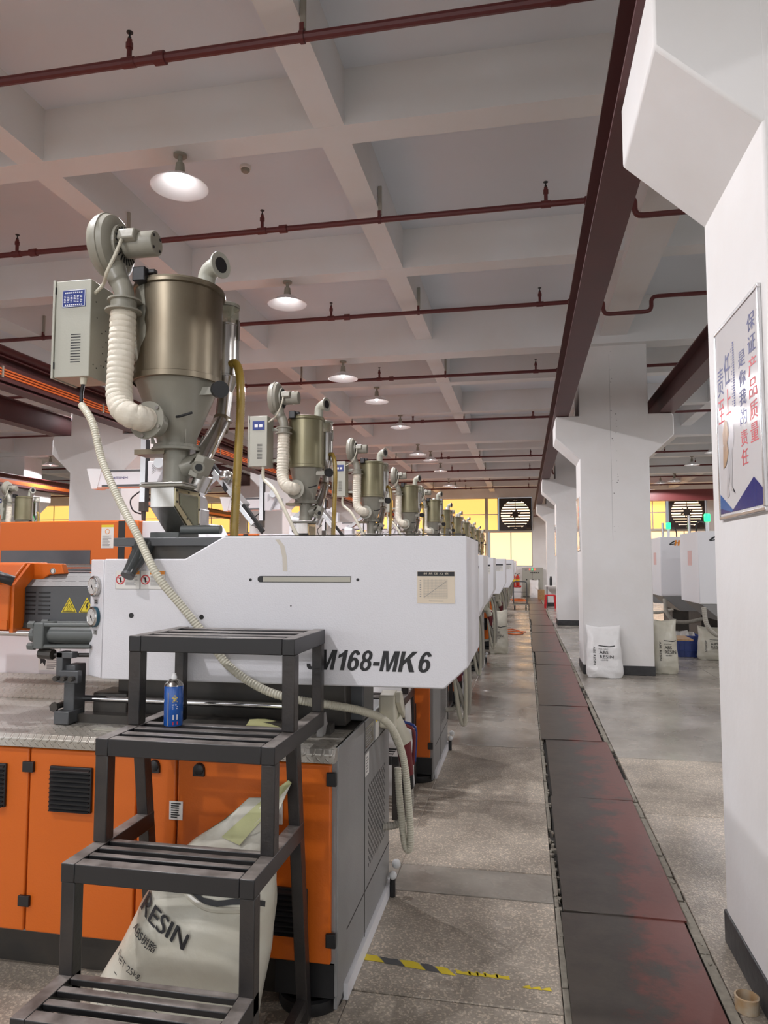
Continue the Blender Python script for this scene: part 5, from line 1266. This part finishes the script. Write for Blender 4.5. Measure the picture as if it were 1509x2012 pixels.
# ================================================================== NOTICE BOARDS
def board(y0, y1, z0, z1, xf, label, full):
    t = thing('notice_board', (xf, (y0 + y1) / 2, z0), label, 'poster', 'framed quality posters on the columns')
    part('poster_sheet', M_poster, t, B(xf - .010, xf, y0 + .01, y1 - .01, z0 + .01, z1 - .01))
    f = .016; mb = MB()
    for a, b, c, d in ((y0, y1, z0, z0 + f), (y0, y1, z1 - f, z1)): mb.box(xf - .014, xf, a, b, c, d)
    for a, b in ((y0, y0 + f), (y1 - f, y1)): mb.box(xf - .014, xf, a, b, z0 + f, z1 - f)
    part('frame', M_alu, t, mb, bevel=.003)
    # u runs leftwards in view = +y (far); map u=0 at far edge (picture left)
    W_, H_ = y1 - y0, z1 - z0
    fn = lambda u, v: (xf - .0106, y1 - u * W_, z0 + v * H_)
    fnb = lambda u, v: (xf - .0110, y1 - u * W_, z0 + v * H_)
    mb = MB(); poly(mb, fn, [(.03, .03), (.03, .135), (.36, .03)]); part('blue_corner', M_posterblue, t, mb)
    mb = MB(); poly(mb, fnb, [(.03, .03), (.97, .03), (.97, .10), (.80, .165), (.30, .03), (.03, .06)]); part('navy_corner', M_posternavy, t, mb)
    if not full: 
        mb = MB()
        for k in range(5): quad(mb, fn, .70, .85, .75 - .12 * k, .83 - .12 * k)
        part('lettering', M_inkr, t, mb); return t
    nv = MB(); rd = MB(); gy = MB()
    def ch(mb, c, u0, u1, v0, v1):
        text(mb, c, fn, u0, u1, v0, v1)
        text(mb, c, lambda u, v: (xf - .0109, y1 - u * W_, z0 + v * H_), u0 + .008, u1 + .008, v0, v1)
    # vertical column at right, then second column, then the two-line title
    for k, c in enumerate('保证'): ch(nv, c, .765, .915, .825 - .10 * k, .905 - .10 * k)
    for k, c in enumerate('产品质量'): ch(rd, c, .765, .915, .62 - .10 * k, .705 - .10 * k)
    for k, c in enumerate('是你我的'): ch(nv, c, .56, .70, .70 - .092 * k, .775 - .092 * k)
    for k, c in enumerate('责任'): ch(rd, c, .56, .70, .325 - .092 * k, .40 - .092 * k)
    ch(nv, '责', .05, .195, .64, .79); ch(nv, '任', .22, .365, .67, .83); ch(rd, '至', .05, .195, .50, .62); ch(rd, '上', .22, .365, .52, .65)
    for k in range(26):
        quad(gy, fn, .435, .47, .85 - .0125 * k, .859 - .0125 * k)
        if k % 3: quad(gy, fn, .40, .415, .84 - .0125 * k, .847 - .0125 * k)
    part('navy_lettering', M_inkb, t, nv); part('red_lettering', M_inkr, t, rd); part('small_print', M_inkb, t, gy)
    fg = MB()
    poly(fg, (lambda u, v: (xf - .0107, y1 - u * W_, z0 + v * H_)), [(.335 + .075 * math.cos(a), .405 + .075 * math.sin(a)) for a in [2 * PI * k / 20 for k in range(20)]])
    poly(fg, (lambda u, v: (xf - .0111, y1 - u * W_, z0 + v * H_)), [(.27, .345), (.35, .35), (.36, .26), (.33, .16), (.38, .115), (.40, .12), (.31, .135), (.25, .26)])
    poly(fg, (lambda u, v: (xf - .0115, y1 - u * W_, z0 + v * H_)), [(.27, .345), (.32, .28), (.25, .16), (.26, .11), (.20, .105), (.21, .17), (.24, .26)])
    part('figure_print', M_figure, t, fg)
    wd = MB(); poly(wd, (lambda u, v: (xf - .0118, y1 - u * W_, z0 + v * H_)), [(.14, .44), (.20, .50), (.25, .505), (.30, .42), (.24, .38), (.15, .38)]); poly(wd, (lambda u, v: (xf - .0121, y1 - u * W_, z0 + v * H_)), [(.15, .375), (.25, .385), (.28, .33), (.20, .27), (.14, .26)])
    part('wooden_block_print', M_wood, t, wd)
    return t
board(2.622, 3.20, 1.775, 2.572, 0.82, 'aluminium-framed quality slogan poster on the nearest column', True)
board(10.90, 11.46, 1.775, 2.572, 0.82, 'framed poster on the aisle face of the second column', False)
board(18.95, 19.5, 1.775, 2.572, 0.82, 'framed poster on the aisle face of the third column', False)

# ================================================================== RIGHT-HAND BAY
def right_machine(x, y, label):
    t = thing('moulding_machine', (x + .8, y + .6, 0), label, 'machine', 'machines in the right-hand bay')
    pl = [(x, .98), (x + .34, .76), (x + 2.4, .76), (x + 2.4, 2.105), (x + .03, 2.105), (x, 2.07)]
    part('clamp_cover', M_white2, t, MB().prism([(x, .93), (x + 2.4, .93), (x + 2.4, 2.105), (x, 2.105)], y, y + 1.35), bevel=.012)
    part('shade_grey_skirt', M_grey, t, MB().prism([(x + .02, .93), (x + .36, .64), (x + 2.4, .64), (x + 2.4, .93)], y + .01, y + 1.3), bevel=.006)  # shade on the white cover's underside bevel, put in as grey
    part('base', M_dirty, t, B(x + .75, x + 2.4, y + .1, y + 1.2, 0, .66))
    fn = front(y - .002)
    # ribbon-and-H emblem, and the visible start of the maker's lettering
    mb = MB(); q = x + .22; z = 1.93
    poly(mb, fn, [(q + .045, z), (q + .08, z), (q + .10, z + .11), (q + .065, z + .11)]); poly(mb, fn, [(q + .105, z), (q + .14, z), (q + .16, z + .11), (q + .125, z + .11)]); quad(mb, front(y - .0024), q + .08, q + .12, z + .045, z + .07)
    part('emblem', M_inko, t, mb)
    mb = MB(); poly(mb, front(y - .003), [(q + .055, z + .105), (q - .02, z + .06), (q - .05, z + .03), (q - .03, z + .01), (q + .06, z + .03), (q + .06, z + .045), (q - .01, z + .032), (q + .06, z + .08)]); part('emblem', M_ink, t, mb)
    mb = MB(); text(mb, 'CHE', fn, q + .22, q + .50, z + .03, z + .11, bold=.008); part('lettering', M_ink, t, mb)
    mb = MB(); quad(mb, fn, q + .22, q + .50, z, z + .012); part('lettering', M_inko, t, mb)
    s = part('sticker', M_cream, t, B(q + .29, q + .42, y - .003, y, 1.52, 1.78)); mb = MB(); lines(mb, front(y - .0035), q + .31, q + .41, 1.54, 1.76, 7); part('print', M_inkg, s, mb)
    part('red_sticker', mat('faint_red_ring', (0.7, 0.45, 0.42), 0.5), t, MB().box(x - .002, x, y + .45, y + .75, 1.55, 1.80))
    part('drain_hose', M_ghose, t, MB().tube([(x + .05, y - .05, .88), (x + .07, y - .12, .62), (x + .2, y - .15, .46), (x + .45, y - .12, .44), (x + .75, y - .02, .50)], .035, 10, 5, rib=.1, pitch=.015))
    part('mast', M_alu, t, MB().cyl((x + .62, y + .3, 2.1), (x + .62, y + .3, 2.55), .03, n=10))
    part('mast_cable', M_cablebk, t, MB().tube([(x + .75, y + .3, 2.1), (x + .76, y + .3, 2.38), (x + .84, y + .3, 2.42), (x + .92, y + .3, 2.36), (x + .93, y + .3, 2.1)], .014, 8, 4))
    part('red_knob', M_inko, t, MB().box(x + .85, x + .95, y + .28, y + .36, 2.105, 2.17))
    return t
right_machine(2.76, 12.3, 'white machine cover with ribbon emblem nearest the right-hand column')
right_machine(2.66, 15.0, 'white machine cover with ribbon emblem behind the nearer one')
right_machine(2.66, 17.8, 'third white machine cover in the right-hand bay, mostly hidden')
beacon(3.02, 12.75, 2.105, 'lit green signal beacon on the nearer right-hand machine'); beacon(2.92, 15.5, 2.105, 'lit green signal beacon on the farther right-hand machine')
beacon(-9.28, 11.9, 1.94, 'lit green signal beacon at the far left before a hopper dryer', pole=.38)
# crates
t = thing('plastic_crate', (2.62, 13.2, 0), 'blue plastic crate on the floor beside the bulging sack', 'crate')
mb = MB(); cx0, cx1, cy0, cy1, ch_ = 2.18, 2.92, 12.95, 13.45, .36
mb.box(cx0, cx1, cy0, cy0 + .02, 0.002, ch_).box(cx0, cx1, cy1 - .02, cy1, 0.002, ch_).box(cx0, cx0 + .02, cy0 + .02, cy1 - .02, 0.002, ch_).box(cx1 - .02, cx1, cy0 + .02, cy1 - .02, 0.002, ch_).box(cx0 + .02, cx1 - .02, cy0 + .02, cy1 - .02, 0.002, .02)
part('crate_body', M_blue, t, mb)
for z in (.10, .22, .335): part('crate_rib', M_blue, t, MB().box(cx0 - .012, cx1 + .012, cy0 - .014, cy0, z, z + .018))
for k in range(9): part('crate_rib', M_blue, t, MB().box(cx0 + .04 + k * .085, cx0 + .05 + k * .085, cy0 - .010, cy0, .02, .335))
t = thing('side_table', (2.28, 12.0, 0), 'small dark blue stand with a wooden top behind the full sack', 'table')
part('leg_panel', M_blue, t, MB().box(2.16, 2.30, 11.75, 11.80, 0, .40)); part('leg_panel', M_blue, t, MB().box(2.16, 2.30, 12.2, 12.25, 0, .40)); part('top', M_wood, t, MB().box(2.05, 2.52, 11.7, 12.3, .40, .425))
t = thing('paper_pile', (2.5, 13.2, .36), 'crumpled white papers heaped in the blue crate', 'paper')
mb = MB()
for k in range(5): mb.add([(2.35 + .1 * k, 13.05, .25), (2.47 + .1 * k, 13.03, .26), (2.46 + .1 * k, 13.25, .40 + .03 * (k % 2)), (2.34 + .1 * k, 13.22, .41)], [(0, 1, 2, 3)])
part('sheet', M_paper, t, mb)

# ================================================================== END OF THE AISLE
t = thing('control_cabinet', (.37, 34.1, 0), 'grey floor-standing control cabinet with lit buttons against the back wall', 'cabinet')
part('body', M_cab, t, B(-.10, .85, 33.85, 34.5, .02, 1.36), bevel=.01); part('plinth', M_black, t, B(-.08, .83, 33.88, 34.48, 0, .03))
part('door_gap', M_dark, t, B(.372, .378, 33.847, 33.85, .05, 1.33))
for k, mt in ((0, M_redlit), (1, M_green), (2, M_redlit)): part('indicator', mt, t, MB().disc((.25 + .11 * k, 33.85, 1.28), (0, -1, 0), .035, .02, 12))
for k in range(5): part('button', M_black, t, MB().disc((.30 + .085 * k, 33.85, 1.13), (0, -1, 0), .025, .02, 10))
for k in range(3): part('lock', M_black, t, MB().disc((.10 + .28 * k, 33.85, .80), (0, -1, 0), .03, .02, 10))
part('rating_plate', M_inkg, t, B(.02, .12, 33.846, 33.85, 1.20, 1.30))
for j, (x, y) in enumerate(((-.30, 32.9), (-.48, 32.6))):
    t = thing('fire_extinguisher', (x, y, .56), ('red fire extinguisher on the cabinet side of the pair', 'red fire extinguisher at the machine side of the pair')[j], 'extinguisher')
    part('cylinder', M_exting, t, MB().lathe([(.07, 0), (.085, .01), (.085, .38), (.06, .44), (.03, .46)], (x, y, .56), n=18), smooth=True)
    part('label', M_yellow, t, MB().lathe([(.0865, .15), (.0865, .28)], (x, y, .56), n=18, caps=False)); part('valve', M_black, t, MB().cyl((x, y, 1.0), (x, y, 1.08), .02, n=8).bar((x, y, 1.07), (x + .12, y, 1.10), .02, .02))
t = thing('extinguisher_stand', (-.39, 32.8, 0), 'white box stand carrying the fire extinguishers', 'stand')
part('box', M_white2, t, B(-.62, -.16, 32.45, 33.05, 0.002, .50), bevel=.01); part('shelf', M_red, t, B(-.64, -.14, 32.42, 33.08, .50, .558))
# platform trolley
x0, x1, y0, y1 = -.40, .10, 24.6, 25.4
t = thing('platform_trolley', (-.15, 25, 0), 'dark platform trolley with a tubular push handle parked in the aisle', 'trolley')
part('deck', M_black, t, B(x0, x1, y0, y1, .17, .215), bevel=.008); part('deck_edge', M_galv, t, B(x0 + .01, x1 - .01, y0 - .006, y0, .175, .205))
for x in (x0 + .06, x1 - .06):
    for y in (y0 + .08, y1 - .08):
        w = part('castor_fork', M_galv, t, B(x - .03, x + .03, y - .03, y + .03, .12, .17)); part('castor_wheel', M_black, w, MB().cyl((x - .022, y, .062), (x + .022, y, .062), .06, n=16))
part('push_handle', M_dgrey, t, MB().tube([(x0 + .03, y0 + .04, .2), (x0 + .03, y0 + .03, .86), (x0 + .06, y0 + .03, .93), (x0 + .13, y0 + .03, .95), (x1 - .13, y0 + .03, .95), (x1 - .06, y0 + .03, .93), (x1 - .03, y0 + .03, .86), (x1 - .03, y0 + .04, .2)], .018, 10, 4), smooth=True)
part('cross_bar', M_dgrey, t, MB().cyl((x0 + .03, y0 + .035, .60), (x1 - .03, y0 + .035, .60), .013, n=8))
# red stool and small table behind the third column
t = thing('plastic_stool', (.90, 25.8, 0), 'red plastic stool beside the third column', 'stool')
part('seat', M_red, t, B(.70, 1.06, 25.6, 26.0, .43, .47), bevel=.015)
for x in (.70, 1.0):
    for y in (25.6, 25.94): part('leg', M_red, t, MB().bar((x + .03 + (-.03 if x < .9 else .03), y + .03, 0.002), (x + .03, y + .03, .44), .07, .05))
t = thing('work_table', (1.0, 26.4, 0), 'narrow grey table edge showing beside the third column', 'table')
part('top', M_paper, t, B(.72, 1.5, 26.05, 26.8, .74, .77)); 
for x in (.76, 1.44): part('leg', M_dgrey, t, B(x, x + .04, 26.1, 26.14, 0, .74))
t = thing('thermos_flask', (.93, 26.35, .77), 'black flask standing on the narrow table', 'flask')
part('body', M_black, t, MB().lathe([(.05, 0), (.05, .25), (.035, .28), (.04, .33)], (.93, 26.35, .77), n=14), smooth=True)
t = thing('cardboard_box', (.68, 31.8, 0), 'brown cardboard box at the right of the aisle end', 'box')
part('box_body', M_wood, t, B(.56, .84, 31.6, 32.0, .002, .42)); part('box_flap', M_wood, t, MB().bar((.56, 31.6, .42), (.44, 31.6, .50), .3, .01))
# cables on the floor
def cable(pts, mt, label, r=.012):
    o = MB().tube([(x, y, r + .001) for x, y in pts], r, 8, 6).build('floor_cable', mt, None, smooth=True, org=(pts[0][0], pts[0][1], 0)); tag(o, label, 'cable')
cable([(-.55, 17.0), (-.3, 17.4), (-.12, 16.9), (-.05, 16.4), (-.25, 16.2), (-.5, 16.6), (-.3, 16.9), (0.02, 16.8)], M_cableor, 'orange cable looped on the floor left of the steel plates')
cable([(-.6, 31), (-.3, 31.5), (0, 31.2), (-.1, 30.6), (-.5, 30.2), (-.2, 29.8), (.05, 30.3), (-.4, 30.9)], M_cableor, 'tangled orange cable on the floor behind the trolley', .02)
